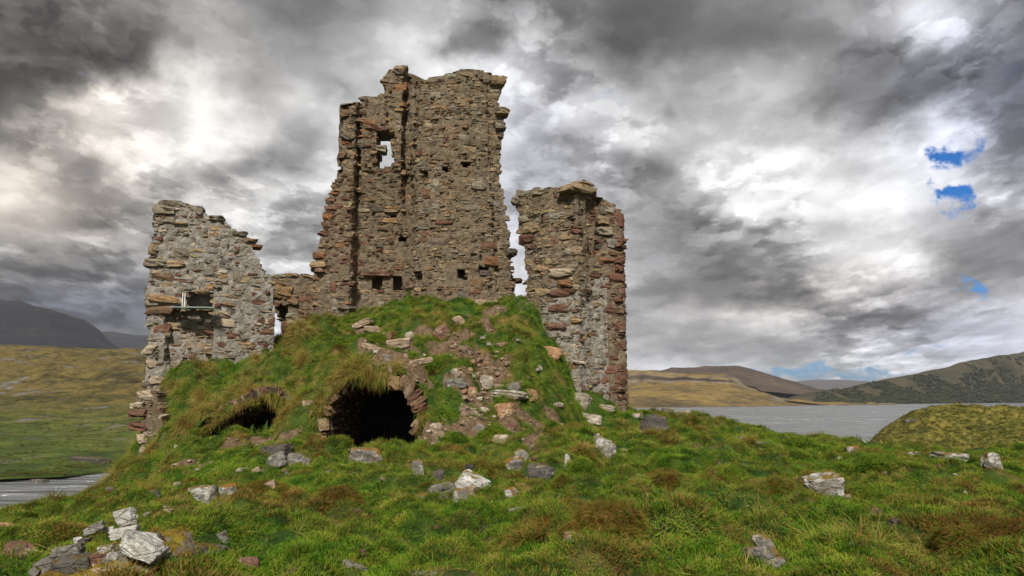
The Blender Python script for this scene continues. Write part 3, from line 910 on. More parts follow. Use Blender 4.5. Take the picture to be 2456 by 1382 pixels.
# slanting slabs on the right haunch and big stones at the crown of the main arch
r9 = np.random.default_rng(90)
slabs = [(944, 919, 34, 34, 0, 'ochre'), (968, 920, 26, 40, 30, 'brown'), (984, 935, 20, 44, 40, 'brown'), (994, 950, 16, 44, 48, 'red'), (1002, 964, 16, 42, 52, 'brown'), (1008, 978, 15, 40, 58, 'red'),
         (1004, 1012, 18, 42, 48, 'tan'), (998, 1030, 14, 34, 50, 'brown'), (778, 1018, 26, 30, -8, 'tan'), (790, 985, 22, 26, -15, 'brown'), (800, 955, 24, 22, -30, 'brown'), (774, 1048, 24, 20, 0, 'brown')]
Vs, Fs, Cs, nb = [], [], [], 0
for (px, py, w, h, ang, c) in slabs:
    P = U(px, py, YF_MAIN + 0.02)[None]
    a = math.radians(ang)
    T = np.array([[math.cos(a), 0, -math.sin(a)]])
    Z = np.array([[math.sin(a), 0, math.cos(a)]])
    V, Fq, C = stones_mesh(P, T, np.array([[0, -1.0, 0]]), Z, np.array([w * 20 / F]), np.array([h * 20 / F]), np.array([0.25]), np.array([0.14]), np.array([PAL[c]]), r9, 0.01, 0.12, 0.03)
    obj('arch_stone', mesh_np('arch_stone', V, [Fq], [M_STONE], attrs={'col': C}), MAIN_VAULT)

# clear sheet on white brackets in the niche of the left wall
gm, gt, gb = new_mat('greenish_glass')
gb.inputs['Base Color'].default_value = (0.55, 0.72, 0.70, 1)
gb.inputs['Roughness'].default_value = 0.08
gb.inputs['Transmission Weight'].default_value = 0.6
wm, wt, wb = new_mat('white_painted_steel')
wb.inputs['Base Color'].default_value = (0.78, 0.78, 0.75, 1)


def boxm(cx, cy, cz, sx, sy, sz, mat, name, rotz=0.0):
    v = np.array([(a, b, c) for a in (-.5, .5) for b in (-.5, .5) for c in (-.5, .5)]) * (sx, sy, sz)
    c_, s_ = math.cos(rotz), math.sin(rotz)
    v = np.stack([v[:, 0] * c_ - v[:, 1] * s_ + cx, v[:, 0] * s_ + v[:, 1] * c_ + cy, v[:, 2] + cz], -1)
    f = [(0, 1, 3, 2), (4, 6, 7, 5), (0, 4, 5, 1), (2, 3, 7, 6), (0, 2, 6, 4), (1, 5, 7, 3)]
    return mesh_np(name, v, [np.array(f)], [mat])


sw = bpy.data.objects['side_wall']
P = U(466, 739, 23.95)
gp = obj('glass_shelf', boxm(P[0], P[1], P[2], 1.45, 0.5, 0.03, gm, 'glass_shelf', 0.10), sw)
for dx in (438, 443):
    P = U(dx, 720, 23.78)
    obj('bracket', boxm(P[0], P[1], P[2], 0.022, 0.022, 0.52, wm, 'bracket', 0.1), gp)

# ------------------------------------------------------------------ rocks
def ico(sub):
    import bmesh
    bm = bmesh.new()
    bmesh.ops.create_icosphere(bm, subdivisions=sub, radius=1)
    bm.verts.ensure_lookup_table()
    v = np.array([x.co[:] for x in bm.verts])
    f = np.array([[q.index for q in x.verts] for x in bm.faces])
    bm.free()
    return v, f


ICO = {s: ico(s) for s in (2, 3, 4, 5)}


def rock_mesh(name, w, d, h, seed, mat, block=0.5, tilt=0.0, sub=4, yaw=None):
    """angular boulder: a sphere of directions cut by random planes, then roughened; base a little below z = 0"""
    r = np.random.default_rng(seed)
    v, f = ICO[sub]
    n = r.normal(size=(16, 3))
    n /= np.linalg.norm(n, axis=1, keepdims=True)
    bx = np.array([(1, 0, 0), (-1, 0, 0), (0, 1, 0), (0, -1, 0), (0, 0, 1), (0, 0, -1)], float) + r.normal(0, 0.16, (6, 3))
    bx /= np.linalg.norm(bx, axis=1, keepdims=True)
    planes = np.vstack([bx, n])
    dist = np.concatenate([r.uniform(0.72, 0.95, 6), r.uniform(0.85, 1.25, 16) + block * 0.15])
    c = v @ planes.T
    rad = np.where(c > 0.05, dist[None] / np.maximum(c, 0.05), 9)
    k = 26.0
    rad = -np.log(np.exp(-k * np.minimum(rad, 2)).sum(1)) / k
    p = v * rad[:, None]
    p += v * (0.07 * fbm(p[:, 0] * 2.3 + seed, p[:, 1] * 2.3, p[:, 2] * 2.3, 4, seed % 97, 0.6))[:, None]
    lay = 0.018 * np.sign(np.sin((p[:, 2] + 0.3 * p[:, 0]) * r.uniform(7, 12) + r.uniform(0, 6)))
    p[:, :2] *= (1 + lay)[:, None]
    ext = np.abs(p).max(0)
    p = p / ext * np.array([w / 2, d / 2, h / 2])
    a = math.radians(tilt)
    x, z = p[:, 0] * math.cos(a) - p[:, 2] * math.sin(a), p[:, 0] * math.sin(a) + p[:, 2] * math.cos(a)
    p[:, 0], p[:, 2] = x, z
    y = r.uniform(-0.35, 0.35) if yaw is None else yaw
    p = np.stack([p[:, 0] * math.cos(y) - p[:, 1] * math.sin(y), p[:, 0] * math.sin(y) + p[:, 1] * math.cos(y), p[:, 2]], -1)
    return mesh_np(name, p, [f], [mat], smooth=False)


# (px, py, w, h, material, tilt, label, lift)
ROCKS = [
    (484, 1190, 76, 48, 'lichen', -6, 'grey boulder with orange moss cap at the left end of the turf ridge'),
    (548, 1180, 50, 28, 'mossy', 5, 'low mossy rock set in the turf ridge right of the capped boulder'),
    (645, 1170, 40, 26, 'tan', 10, 'tan stone half buried at the right end of the turf ridge'),
    (534, 1212, 54, 17, 'dark', 8, 'dark flat mossy stone below the turf ridge'),
    (521, 1297, 62, 42, 'grey', 28, 'grey tilted slab leaning over dark mossy stones'),
    (490, 1330, 92, 32, 'dark', -4, 'dark broken mossy rock below the grey tilted slab'),
    (594, 1357, 54, 38, 'red', -8, 'red brown block of sandstone with a layered top in the grass'),
    (598, 1330, 26, 14, 'pale', 14, 'small pale stone just above the red brown block'),
    (680, 1325, 19, 14, 'pale', 0, 'lone small pale stone in grass right of the red block'),
    (664, 1108, 52, 34, 'grey', 24, 'pointed grey slab, left of a pair below the dark long slab'),
    (716, 1105, 60, 28, 'grey', -6, 'flat topped grey slab, right of a pair below the dark long slab'),
    (660, 1082, 88, 26, 'dark', 5, 'dark long slab on the slope below the small vault'),
    (584, 1127, 34, 10, 'pale', 0, 'flat pale stone on the slope beside a small tan one'),
    (524, 1127, 46, 10, 'tan', 8, 'long thin tan stone lying on the slope'),
    (614, 1130, 22, 14, 'tan', 30, 'small pointed tan stone beside the flat pale stone'),
    (450, 1133, 32, 10, 'red', 4, 'flat reddish stone in turf right of the wall foot'),
    (424, 1162, 18, 9, 'pale', 20, 'tiny pale stone above the chain of pale stones'),
    (264, 1177, 22, 18, 'dark', 30, 'dark pointed stone at the edge of the inlet bank'),
    (367, 1185, 30, 14, 'dark', 0, 'dark brown stone in short grass near the inlet bank'),
    (356, 1235, 24, 13, 'white', 12, 'leftmost white stone of the small chain behind the rubble heap'),
    (396, 1232, 30, 18, 'tan', 0, 'mossy rounded stone in the small chain behind the rubble heap'),
    (402, 1219, 24, 12, 'white', -10, 'middle white stone of the small chain behind the rubble heap'),
    (414, 1209, 24, 14, 'white', 15, 'topmost white stone of the small chain behind the rubble heap'),
    (43, 1326, 100, 26, 'red', -14, 'long brown slab lying at the left edge of the photo'),
    (10, 1268, 34, 22, 'orange', 0, 'orange brown stone at the left edge above the long brown slab'),
    (15, 1378, 28, 14, 'white', 0, 'small white stone in the bottom left corner'),
    (872, 1099, 88, 42, 'mossy', -8, 'brown mossy boulder on the bank below the main vault'),
    (937, 1166, 28, 13, 'orange', 0, 'small orange stone alone in green grass'),
    (1003, 1127, 30, 40, 'mossy', 10, 'upright lichen spotted stone at the upper left of the stone cluster'),
    (1036, 1146, 58, 28, 'dark', 8, 'dark mossy stone behind the grey slab of the cluster'),
    (1060, 1178, 68, 28, 'grey', 4, 'layered grey slab in the middle of the stone cluster'),
    (1137, 1159, 92, 36, 'white', -14, 'white block with a brown band on top of the stone cluster'),
    (1104, 1195, 36, 32, 'mossy', 0, 'round brown mossy stone under the white block'),
    (1125, 1183, 32, 26, 'tan', 10, 'tan stone wedged under the white block'),
    (1005, 1196, 46, 22, 'mossy', 0, 'rust mossed stone at the lower left of the stone cluster'),
    (1067, 1203, 30, 34, 'dark', 30, 'dark leaning stone below the layered grey slab'),
    (1253, 1094, 34, 36, 'lichen', 60, 'upright white stone blotched with black lichen'),
    (1226, 1117, 62, 36, 'mossy', 14, 'white and black lichened rock left of the upright one'),
    (1289, 1138, 76, 38, 'dark', -4, 'dark mossy rock right of the upright white stone'),
    (1361, 1113, 15, 36, 'pale', 0, 'thin upright pale stone beside a brown turf hump'),
    (1450, 1078, 54, 44, 'lichen', -22, 'white and brown boulder with a sloping top in green turf'),
    (1405, 1070, 42, 13, 'red', 0, 'flat reddish stone left of the white and brown boulder'),
    (1426, 1051, 32, 14, 'pale', 18, 'pale slab above the white and brown boulder'),
    (1573, 1023, 66, 50, 'dark', 6, 'large dark boulder with mossy top below the corner turret'),
    (1499, 1085, 24, 14, 'tan', -15, 'small brown stone right of the white and brown boulder'),
    (1203, 1058, 42, 26, 'tan', 0, 'rough tan boulder in green turf below the path'),
    (1224, 1186, 32, 26, 'mossy', 0, 'rust orange mossy stone right of the cluster'),
    (1248, 1224, 52, 13, 'pale', 10, 'flat pinkish stone edged with moss in open grass'),
    (1381, 1290, 66, 17, 'mossy', -3, 'long low mossy stone below the big rust tussock'),
    (1375, 1346, 34, 26, 'white', -18, 'white and black stone tucked under dry grass near the bottom edge'),
    (1186, 1359, 36, 22, 'dark', 16, 'dark stone near the bottom edge right of centre'),
    (863, 1328, 28, 14, 'red', 0, 'flat red stone above the grey block at the bottom edge'),
    (968, 1352, 19, 16, 'dark', 10, 'little dark stone right of the grey block at the bottom edge'),
    (1139, 1350, 19, 14, 'dark', 0, 'little dark stone left of the bigger dark stone by the bottom edge'),
    (846, 1370, 74, 38, 'grey', -8, 'grey brown block at the bottom edge'),
    (1019, 1382, 68, 14, 'grey', 0, 'flat grey stone cut by the bottom edge'),
    (1415, 1003, 58, 20, 'pale', -6, 'pale layered slab on the turf in front of the turret'),
    (1149, 1028, 24, 18, 'grey', -20, 'grey angular stone on the lower path'),
    (1045, 1036, 42, 34, 'tan', 8, 'rounded tan boulder at the right foot of the main vault'),
    (1394, 962, 62, 40, 'pale', -10, 'big white and brown boulder at the foot of the turret'),
    (1451, 979, 52, 14, 'pale', -4, 'long pale stone at the foot of the turret right of the big boulder'),
    (1525, 998, 32, 14, 'pale', 12, 'pale stone in grass at the corner of the turret'),
    (425, 1080, 14, 20, 'white', 0, 'white stone stuck to the right side of the wall foot'),
    (1978, 1168, 90, 56, 'lichen', -4, 'big rounded grey boulder with a mossy base on the right meadow'),
    (2283, 1097, 80, 22, 'lichen', -4, 'long pale boulder at the foot of the olive knoll'),
    (2194, 1091, 30, 12, 'pale', 0, 'pale flat stone left of the long pale boulder'),
    (2382, 1108, 50, 36, 'lichen', -10, 'white boulder with an orange moss cap by the olive knoll'),
    (2046, 1082, 38, 20, 'mossy', 0, 'rust mossy stone at the water end of the meadow'),
    (1852, 1332, 44, 92, 'lichen', 28, 'tall grey slab leaning out of the grass near the bottom edge'),
    (1812, 1340, 74, 46, 'mossy', 10, 'moss covered rock left of the tall leaning slab'),
    (2152, 1258, 40, 22, 'dark', 0, 'brown rock in deep grass on the right meadow'),
    (2365, 1229, 32, 16, 'dark', -8, 'dark stone on top of the rust tussock at the right'),
    (2020, 1105, 13, 15, 'white', 20, 'tiny white upright stone on the right meadow'),
    (1786, 1053, 27, 10, 'grey', -6, 'flat grey stone on the upper right meadow'),
    (1830, 1066, 38, 10, 'grey', 0, 'long flat grey stone on the upper right meadow'),
    (2044, 1310, 15, 12, 'pale', 0, 'tiny pale stone below the brown rock on the right meadow'),
    (2300, 1142, 21, 9, 'pale', 0, 'small pale stone below the long pale boulder'),
    (2363, 1147, 36, 9, 'tan', 0, 'flat tan stone below the orange capped boulder'),
    (2306, 1180, 24, 9, 'pale', 0, 'small pale stone in the middle of the right meadow'),
    (1635, 1310, 24, 20, 'tan', 0, 'small brown stone right of the big rust tussock'),
    (1865, 1110, 14, 11, 'dark', 0, 'tiny dark stone in the upper right meadow'),
    (1645, 990, 34, 9, 'pale', 0, 'flat pale stone on the skyline of the bank above the loch'),
    (1603, 987, 34, 12, 'mossy', 0, 'mossy brown stone on the skyline of the bank above the loch'),
    (1061, 804, 48, 40, 'red', 34, 'reddish brown slab standing tilted on the middle of the mound'),
    (1100, 768, 24, 22, 'tan', 35, 'tan slab on the upper path above the reddish slab'),
    (1122, 761, 27, 10, 'red', -5, 'thin red stone on the upper path'),
    (983, 806, 24, 20, 'pale', 35, 'pale pointed stone left of the reddish tilted slab'),
    (928, 808, 34, 18, 'red', -8, 'red stone on the mound below the tower recess'),
    (890, 790, 38, 17, 'tan', 0, 'flat tan stone at the foot of the tower recess'),
    (868, 778, 54, 18, 'tan', 24, 'slanting tan slab against the tower recess'),
    (957, 826, 66, 28, 'tan', 14, 'big tan slab beside the path on the mound'),
    (893, 833, 52, 15, 'tan', -14, 'long tan slab sloping down the left of the path'),
    (925, 858, 48, 17, 'grey', -14, 'blue grey slab on the path'),
    (911, 845, 36, 8, 'white', -4, 'thin white stone on the path above the blue grey slab'),
    (970, 859, 22, 20, 'tan', 20, 'small tan stone right of the blue grey slab'),
    (1006, 868, 62, 15, 'tan', 14, 'flat tan slab lying beside the dark green tussock'),
    (1084, 895, 32, 19, 'pale', 18, 'pale stone, left of three in a row below the bare earth'),
    (1103, 898, 18, 15, 'tan', 0, 'small tan stone, middle of three in a row below the bare earth'),
    (1128, 901, 20, 18, 'tan', 30, 'pointed tan stone, right of three in a row below the bare earth'),
    (1093, 918, 58, 20, 'grey', 4, 'flat grey brown slab beside the pale boulder on the stony slope'),
    (1152, 916, 60, 26, 'pale', -4, 'large pale boulder on the stony slope right of the main vault'),
    (1122, 940, 44, 23, 'orange', -12, 'orange brown stone below the large pale boulder'),
    (1218, 946, 96, 19, 'pale', -3, 'long pale slab like a step on the stony slope'),
    (1275, 946, 36, 21, 'orange', -6, 'orange stone at the right end of the long pale slab'),
    (1232, 928, 36, 20, 'grey', 4, 'grey stone above the long pale slab'),
    (1197, 930, 26, 14, 'tan', 0, 'small tan stone between the pale boulder and the grey stone'),
    (1209, 986, 48, 34, 'orange', 14, 'square orange brown block on the lower stony slope'),
    (1161, 988, 28, 17, 'pale', -10, 'pale stone left of the square orange block'),
    (1126, 993, 44, 22, 'tan', 22, 'tan wedge on the lower stony slope'),
    (1145, 957, 30, 10, 'pale', 6, 'thin pale stone in the middle of the stony slope'),
    (1108, 954, 26, 8, 'tan', 0, 'thin tan stone below the orange brown stone'),
    (1320, 848, 60, 28, 'orange', -6, 'orange and white block lying against the turret'),
    (1333, 972, 38, 12, 'pale', 6, 'flat pale stone in turf left of the big turret boulder'),
    (1058, 966, 20, 15, 'tan', 0, 'tan stone in the grass bank right of the main vault'),
    (1076, 987, 15, 13, 'pale', 0, 'small pale stone in the grass bank right of the main vault'),
    (1206, 887, 28, 7, 'pale', 0, 'thin pale stone on the bare earth'),
    (1148, 726, 44, 15, 'tan', 0, 'tan stone at the foot of the tower'),
    (1182, 727, 30, 10, 'tan', 6, 'flat tan stone at the foot of the tower near its right edge'),
    (1217, 1021, 54, 12, 'red', 0, 'flat reddish slab on the lower path'),
    (1250, 1032, 22, 9, 'tan', 0, 'small tan stone right of the flat reddish slab on the lower path'),
    (1083, 1025, 30, 12, 'red', 6, 'red brown stone on the lower path near the main vault'),
    (745, 965, 40, 14, 'tan', 14, 'tan slab showing through turf between the two vaults'),
    (755, 990, 30, 12, 'pale', 10, 'pale slab in the turf left of the main vault'),
    (700, 955, 26, 12, 'grey', 0, 'grey stone in the turf above the small vault'),
]
FOOTPRINTS = []
for i, (px, py, w, h, mk, tilt, lab) in enumerate(ROCKS):
    Y = hitY(px, py + h * 0.42)
    if Y is None:
        Y = 27.0
    B = U(px, py, Y + 0.1)
    ww, hh = w * Y / F, h * Y / F
    sub = 5 if ww > 0.5 and Y < 12 else (4 if w > 26 else 3)
    dpt = ww * random.uniform(0.6, 0.85)
    sc = abs(math.cos(math.radians(tilt))) if abs(tilt) < 50 else 1
    me = rock_mesh('boulder', ww * 1.04, dpt, max(hh * 1.42 - abs(math.sin(math.radians(tilt))) * ww * 0.25, hh * 0.8), 100 + i * 7, RM[mk], tilt=tilt, sub=sub)
    big = w > 40
    zc = B[2] - hh * 0.05
    o = obj('boulder' if big else 'stone', me, label=lab, cat='boulder' if big else 'stone', loc=(B[0], B[1] + dpt * 0.18, zc))
    FOOTPRINTS.append((B[0], B[1] + dpt * 0.18, ww * 0.5, dpt * 0.5))

# --- small half sunk stones all over the meadow, nothing tells one from another
rs = np.random.default_rng(81)
MINI = [rock_mesh('stone', 1, 0.8, 0.75, 1200 + i, RM[('dark', 'mossy', 'tan', 'grey', 'dark', 'red')[i]], sub=3) for i in range(6)]
MINI2 = [rock_mesh('stone', 1, 0.8, 0.75, 1250 + i, RM[('tan', 'pale', 'orange', 'tan')[i]], sub=3) for i in range(4)]
for i in range(64):
    px, py = rs.uniform(120, 2440), 1040 + 335 * rs.random() ** 0.9
    if (px < 460 and py > 1190) or (px < 500 and py < 1130) or (px > 1500 and py < 1110) or (px < 1030 and py < 1085):
        continue
    Y = hitY(px, py)
    if Y is None or Y > 24:
        continue
    B = U(px, py, Y)
    q = rs.uniform(9, 26) * Y / F
    o = obj('stone', MINI[i % 6], label='small dark stone half sunk in the meadow turf', cat='stone', group='small half sunk stones in the meadow', loc=(B[0], B[1], B[2] + q * 0.12))
    o.scale = (q, q * rs.uniform(0.7, 1.1), q * rs.uniform(0.5, 0.9))
    o.rotation_euler = (rs.normal(0, 0.2), rs.normal(0, 0.2), rs.uniform(0, 6))
    FOOTPRINTS.append((B[0], B[1], q * 0.45, q * 0.4))

# --- small rubble spilled down the slope beside the main vault
for i in range(75):
    px, py = rs.normal(1150, 70), rs.uniform(800, 1030)
    if px < 1045 or px > 1300:
        continue
    Y = hitY(px, py)
    if Y is None or Y > 26:
        continue
    B = U(px, py, Y)
    q = rs.uniform(8, 24) * Y / F
    o = obj('stone', MINI2[i % 4], label='small tan rubble stone on the stony slope beside the main vault', cat='stone', group='small rubble on the stony slope', loc=(B[0], B[1], B[2] + q * 0.12))
    o.scale = (q, q * rs.uniform(0.7, 1.1), q * rs.uniform(0.45, 0.8))
    o.rotation_euler = (rs.normal(0, 0.25), rs.normal(0, 0.25), rs.uniform(0, 6))
    FOOTPRINTS.append((B[0], B[1], q * 0.45, q * 0.4))

# --- loose pebbles on the bare earth: too many to count
rp = np.random.default_rng(66)
v2, f2 = ICO[2]
Vs, Fs, nb = [], [], 0
for (cx, cy, rx, ry) in DIRTW:
    for _ in range(int(10 + 22 * rx * ry)):
        x, y = cx + rp.normal(0, rx * 0.6), cy + rp.normal(0, ry * 0.6)
        s_ = 0.02 + 0.09 * rp.random() ** 3
        q = v2 * (1 + 0.22 * rp.normal(size=(len(v2), 1))) * (s_, s_ * 0.8, s_ * 0.5) + (x, y, float(zt(np.array([x]), np.array([y]))[0]) + s_ * 0.15)
        Vs.append(q); Fs.append(f2 + nb); nb += len(v2)
obj('pebbles', mesh_np('pebbles', np.vstack(Vs), [np.vstack(Fs)], [RM['tan']]), kind='stuff')

# --- rubble heap with mortared masonry, bottom left
heapY = 5.55
r5 = np.random.default_rng(505)
heap_c = U(245, 1382, heapY)


def heap_z(x, y):
    q = ((x - heap_c[0]) / 0.78) ** 2 + ((y - heap_c[1] - 0.35) / 0.85) ** 2
    return q


hx, hy = np.meshgrid(np.linspace(-1, 1, 90), np.linspace(-1, 1, 90), indexing='ij')
topz = U(300, 1262, heapY + 0.35)[2]
bz = float(zt(np.array([heap_c[0]]), np.array([heap_c[1]]))[0]) - 0.25
X = heap_c[0] + hx * 0.80
Yh = heap_c[1] + 0.35 + hy * 0.68
ridge = np.interp(hx, [-1, -0.75, -0.45, -0.1, 0.25, 0.42, 0.62, 1], [0.0, 0.46, 0.58, 0.70, 0.86, 0.78, 0.36, 0.0])
fall = (1 - sstep(0.5, 1.0, hy)) * sstep(-1.0, -0.62, hy + 0.1 * fbm(hx * 4, hy * 4, 0, 2, 8)) * (0.86 + 0.14 * sstep(-0.6, 0.3, hy))
Z = bz + (topz - bz) * ridge * fall + 0.10 * fbm(X * 4.5, Yh * 4.5, 0, 5, 9)


def mat_heap():
    m, t, bs = new_mat('moss_and_old_mortar')
    p = world_pos(t)
    nz = t.n('ShaderNodeSeparateXYZ', {0: t.n('ShaderNodeNewGeometry').outputs['Normal']}).outputs[2]
    mo = t.ramp(t.noise(p, 9, 6, 0.7), [(0.3, (0.13, 0.10, 0.075)), (0.55, (0.30, 0.25, 0.20)), (0.72, (0.52, 0.48, 0.42))])
    ms = t.ramp(t.noise(p, 6, 5, 0.65), [(0.32, (0.10, 0.085, 0.01)), (0.5, (0.26, 0.17, 0.025)), (0.62, (0.30, 0.24, 0.03)), (0.75, (0.33, 0.12, 0.015))])
    f = t.range(t.math('ADD', nz, t.math('MULTIPLY', t.math('SUBTRACT', t.noise(p, 7, 4, 0.6), 0.5), 1.2)), 0.5, 0.75)
    link(t, t.mix(f, mo, ms), bs.inputs['Base Color'])
    bump(t, bs, t.noise(p, 30, 5, 0.7), 1.0, 0.06)
    return m


heap = obj('rubble_heap', None, label='mossy heap of fallen mortared masonry in the bottom left foreground', cat='rubble heap', loc=(0, 0, 0))
obj('moss_mound', mesh_np('moss_mound', np.stack([X, Yh, Z], -1).reshape(-1, 3), [grid_faces(90, 90)], [mat_heap()], smooth=True), heap)
HS = [(120, 1362, 76, 52, 'grey', 20), (185, 1362, 90, 62, 'dark', 12), (165, 1322, 66, 28, 'grey', 12), (272, 1348, 44, 34, 'mossy', -30), (305, 1344, 46, 44, 'grey', -20), (240, 1345, 50, 30, 'red', 0), (330, 1325, 60, 40, 'dark', -20),
      (225, 1268, 50, 20, 'grey', 28), (205, 1296, 36, 12, 'dark', 10), (255, 1318, 36, 22, 'white', 16), (290, 1312, 30, 14, 'dark', 0), (400, 1352, 36, 40, 'white', -30), (340, 1375, 40, 22, 'pale', 0), (290, 1378, 50, 18, 'red', 0), (380, 1376, 34, 30, 'red', 10), (85, 1372, 24, 26, 'grey', 50),
      (188, 1297, 22, 18, 'white', 20), (262, 1270, 24, 12, 'white', 10), (235, 1375, 40, 24, 'tan', 10), (315, 1365, 30, 22, 'tan', -20)]
hgx, hgy, hgz = X, Yh, Z


def heap_hit(px, py):
    qx, qy = proj(np.stack([hgx, hgy, hgz], -1))
    m = (qx - px) ** 2 + (qy - py) ** 2
    near = m < 60
    if not near.any():
        near = m <= m.min() + 1
    yy = np.where(near, hgy, 99)
    i = np.unravel_index(np.argmin(yy), yy.shape)
    return hgy[i]


for i, (px, py, w, h, mk, tilt) in enumerate(HS):
    Y = heap_hit(px, py)
    B = U(px, py, Y + 0.06)
    ww, hh = w * Y / F, h * Y / F
    me = rock_mesh('masonry_stone', ww * 1.05, ww * 0.7, max(hh * 1.15, 0.05), 900 + i, RM[mk], tilt=tilt, sub=4)
    o = obj('masonry_stone', me, heap, loc=B)
r6 = np.random.default_rng(606)
for i in range(46):
    a_, b_ = r6.integers(8, 80), r6.integers(6, 50)
    if Z[a_, b_] < bz + 0.12:
        continue
    q = r6.uniform(0.05, 0.13)
    mk = ('grey', 'dark', 'red', 'tan', 'mossy', 'pale')[r6.integers(0, 6)]
    o = obj('masonry_stone', rock_mesh('masonry_stone', q, q * 0.8, q * r6.uniform(0.5, 0.8), 1300 + i, RM[mk], tilt=r6.uniform(-30, 30), sub=3), heap, loc=(X[a_, b_], Yh[a_, b_] + q * 0.1, Z[a_, b_]))
HW = [(304, 1242, 46, 50, 'white', 10, 'white rounded stone standing topmost on the mossy rubble heap'), (297, 1279, 76, 32, 'white', 6, 'white slab lying below the topmost stone of the rubble heap'),
      (347, 1314, 104, 74, 'white', -24, 'large white angular block tipped on the right shoulder of the rubble heap'), (376, 1288, 40, 34, 'dark', -22, 'black and white lichened block behind the large white block')]
for i, (px, py, w, h, mk, tilt, lab) in enumerate(HW):
    Y = heap_hit(px, py + h * 0.4) + (0.0 if i == 2 else 0.1)
    if i == 3:
        Y = 6.3
    B = U(px, py, Y)
    ww, hh = w * Y / F, h * Y / F
    me = rock_mesh('boulder', ww, ww * 0.75, max(hh * 1.05 - abs(math.sin(math.radians(tilt))) * ww * 0.3, hh * 0.6), 950 + i * 3, RM[mk], tilt=tilt, sub=5)
    obj('boulder', me, label=lab, cat='boulder', loc=B)
FOOTPRINTS.append((heap_c[0] + 0.02, heap_c[1] + 0.3, 0.72, 0.62))

# ------------------------------------------------------------------ grass
def mat_grass(name, green, dry, fixed=None):
    m, t, bs = new_mat(name)
    p = world_pos(t)
    nb = t.noise(p, 0.55, 5, 0.6)
    nm = t.noise(p, 2.6, 5, 0.6)
    tip = t.attr('tip', out='Fac')
    sh = t.attr('shade', out='Fac')
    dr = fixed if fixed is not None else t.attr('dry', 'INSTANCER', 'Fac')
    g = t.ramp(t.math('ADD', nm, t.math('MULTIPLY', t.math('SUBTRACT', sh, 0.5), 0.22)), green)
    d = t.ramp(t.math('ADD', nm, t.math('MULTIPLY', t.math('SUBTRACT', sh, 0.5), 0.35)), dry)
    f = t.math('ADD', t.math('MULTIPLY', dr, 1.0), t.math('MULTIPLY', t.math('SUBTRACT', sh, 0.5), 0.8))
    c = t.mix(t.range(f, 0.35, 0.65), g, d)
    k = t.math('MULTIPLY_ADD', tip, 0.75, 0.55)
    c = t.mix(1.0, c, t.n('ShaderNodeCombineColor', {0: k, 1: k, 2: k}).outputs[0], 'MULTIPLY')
    link(t, c, bs.inputs['Base Color'])
    bs.inputs['Roughness'].default_value = 0.7
    # thin leaves let some light through
    tr = t.n('ShaderNodeBsdfTranslucent', {'Color': c})
    mx = t.n('ShaderNodeMixShader', {0: 0.25})
    link(t, bs.outputs[0], mx.inputs[1])
    link(t, tr.outputs[0], mx.inputs[2])
    out = [n for n in t.nt.nodes if n.type == 'OUTPUT_MATERIAL'][0]
    link(t, mx.outputs[0], out.inputs[0])
    return m


GREEN = [(0.30, (0.030, 0.095, 0.005)), (0.44, (0.085, 0.185, 0.009)), (0.57, (0.175, 0.255, 0.014)), (0.71, (0.29, 0.27, 0.03))]
DRYC = [(0.32, (0.15, 0.068, 0.012)), (0.47, (0.22, 0.125, 0.022)), (0.62, (0.26, 0.185, 0.045)), (0.8, (0.36, 0.27, 0.09))]
M_GRASS = mat_grass('grass_blades', GREEN, DRYC)


def tuft(name, nb, rad, hmin, hmax, wid, lean, r):
    V, Fq, Ft, tip, shd = [], [], [], [], []
    for i in range(nb):
        a = r.uniform(0, 6.283)
        q = rad * math.sqrt(r.random())
        bx, by = q * math.cos(a), q * math.sin(a)
        h = r.uniform(hmin, hmax)
        dirn = a + r.normal(0, 0.9)
        le = lean * r.uniform(0.3, 1.2) * h
        dx, dy = math.cos(dirn), math.sin(dirn)
        sx, sy = -dy, dx
        w = wid * r.uniform(0.7, 1.3)
        n0 = len(V)
        pts = [(0, 0, -0.02, 1.0), (0.35 * le, 0, h * 0.55, 0.8), (le, 0, h * (0.95 - 0.25 * lean * r.random()), 0.0)]
        s = r.random()
        for (l, _, z, ww) in pts[:2]:
            for e in (-1, 1):
                V.append((bx + dx * l + sx * w * ww * e / 2, by + dy * l + sy * w * ww * e / 2, z))
                tip.append(max(z, 0) / h)
                shd.append(s)
        l, _, z, _ = pts[2]
        V.append((bx + dx * l, by + dy * l, z))
        tip.append(1.0)
        shd.append(s)
        Fq.append((n0, n0 + 1, n0 + 3, n0 + 2))
        Ft.append((n0 + 2, n0 + 3, n0 + 4))
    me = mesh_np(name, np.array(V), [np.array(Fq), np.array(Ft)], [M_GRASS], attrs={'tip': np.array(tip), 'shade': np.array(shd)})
    return bpy.data.objects.new(name, me)


rt = np.random.default_rng(4)
TUFTS = [tuft('turf_short', 90, 0.13, 0.025, 0.055, 0.006, 1.0, rt), tuft('turf_short', 90, 0.13, 0.025, 0.06, 0.006, 1.4, rt), tuft('turf_mid', 80, 0.12, 0.04, 0.085, 0.006, 1.2, rt),
         tuft('turf_mid', 80, 0.13, 0.04, 0.095, 0.006, 1.6, rt), tuft('tussock_long', 90, 0.11, 0.07, 0.16, 0.006, 1.5, rt), tuft('tussock_long', 80, 0.10, 0.08, 0.19, 0.006, 2.0, rt)]


